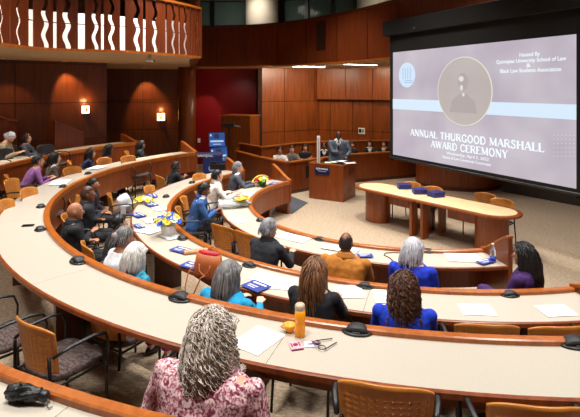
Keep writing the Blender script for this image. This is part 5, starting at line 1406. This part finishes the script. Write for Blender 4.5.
sit(346, 240, 0, CD, None, 'balding man in a mustard yellow coat seen from behind', skin='brown', hair='stubble', hstyle='bald', top=(178, 112, 34), collar=True, lean=.10, hands='desk', wide=1.35, vox=.010, yaw=-.1, chairlabel='chair under the man in the mustard coat')
sit(413, 247, 0, CD, None, 'silver haired woman in a royal blue jacket at the inner desk', skin='fair', hair='silver', hstyle='bob', longhair=.17, top=(18, 52, 190), lean=.06, hands='lap', wide=1.12, vox=.010, chair='black', yaw=-.5, turnto=(3.2, 9.5), chairlabel='black chair under the silver haired woman', nstr=420)
sit(524, 252, 0, CD, None, 'woman with long black hair in a purple dress sitting sideways at the desk end', face=R(42), skin='tan', hair='black', hstyle='long', longhair=.36, top=(62, 26, 92), bottom=(62, 26, 92), skirt=True, sleeve=0, legs='cross', lean=-.02, hands='lap', vox=.010, yaw=.2, wide=1.25, nstr=420, chairlabel='chair with a draped beige coat under the woman in purple')
# --- jury box
def jury(px, py, Y, label, **k):
    X = (px - 290) / F * Y; z = CAMZ - (py - YH) * Y / F
    f = facing(X, Y, 1.0, 9)
    if 'face' in k: f = k.pop('face')
    person(label, X, Y, 0, f, scale=max(.9, min(1.1, z / 1.205)), vox=.013, lean=.04, **k)
    place_chair(X + math.sin(f) * .04, Y - math.cos(f) * .04, 0, f, 'chair under the ' + label.replace(' in the jury box', ''), 'plain', 'chairs inside the jury box')
jury(279.5, 149.5, 14.35, 'leftmost person in the jury box, in a white shirt', skin='tan', hair='black', hstyle='short', top=(226, 218, 208), hands='desk')
jury(291.5, 149, 14.8, 'person in a grey brown sweater in the jury box', skin='light', hair='darkbrown', hstyle='short', top=(112, 104, 96), hands='desk')
jury(305, 149, 15.2, 'long haired person in black with folded arms in the jury box', skin='light', hair='black', hstyle='long', longhair=.3, nstr=60, top=(28, 26, 30), hands='cross')
jury(324, 148, 15.6, 'person in a black suit and tie just left of the standing speaker', skin='brown', hair='black', hstyle='short', top=(20, 20, 24), shirt=(238, 238, 238), tie=(20, 20, 20), hands='desk')
jury(352.5, 144, 16.0, 'person in black half hidden behind the standing speaker', skin='tan', hair='black', hstyle='short', top=(30, 30, 36), hands='lap')
jury(370, 143, 16.2, 'woman in a black blazer and white blouse, right half of the box', skin='light', hair='black', hstyle='long', longhair=.3, nstr=60, top=(18, 18, 22), shirt=(238, 238, 238), hands='desk')
jury(384, 143, 16.3, 'rightmost person in the jury box, dark haired, beside the screen', skin='light', hair='darkbrown', hstyle='long', longhair=.3, nstr=60, top=(20, 20, 24), shirt=(230, 200, 180), hands='lap')
# --- speaker
Ys = 13.95; Xs = (338.5 - 290) / F * Ys
person('bald man in a grey suit and dark tie speaking behind the lectern', Xs, Ys, 0, facing(Xs, Ys, .6, 5), skin='dark', hair='stubble', hstyle='none', top=(98, 112, 128), shirt=(235, 235, 240), tie=(26, 28, 40), stand=True, wide=1.45, lean=.08, hands=((-.22, .30, .60), (-.02, .30, .72)), vox=.012, yaw=-.1, pitch=.12, scale=1.0)
# draped coat on the purple woman's chair
p = at(530, 287, .6)
t = thing('draped_coat', 'beige coat draped over the chair back behind the woman in purple', 'coat', (p.x, p.y, .0), R(50))
b = MB(); rs = []
for z, w_ in ((.42, .22), (.55, .21), (.68, .19), (.76, .17), (.79, .12)):
    rs.append([Vector(((w_ + .015 * math.sin(6 * a)) * math.cos(a), (.05 + .012 * math.sin(9 * a)) * math.sin(a), z)) for a in [2 * PI * k / 40 for k in range(40)]])
b.rings(rs); b.build('cloth', plain('beige_coat', (172, 156, 132), rough=.9, var=.25, scale=20), t, smooth=True)
b = MB(); b.tube([(.19, 0, .74), (.23, .03, .6), (.22, .02, .44)], [.04, .05, .045], 12, flat=.6); b.build('sleeve', plain('beige_coat', (172, 156, 132)), t, smooth=True)
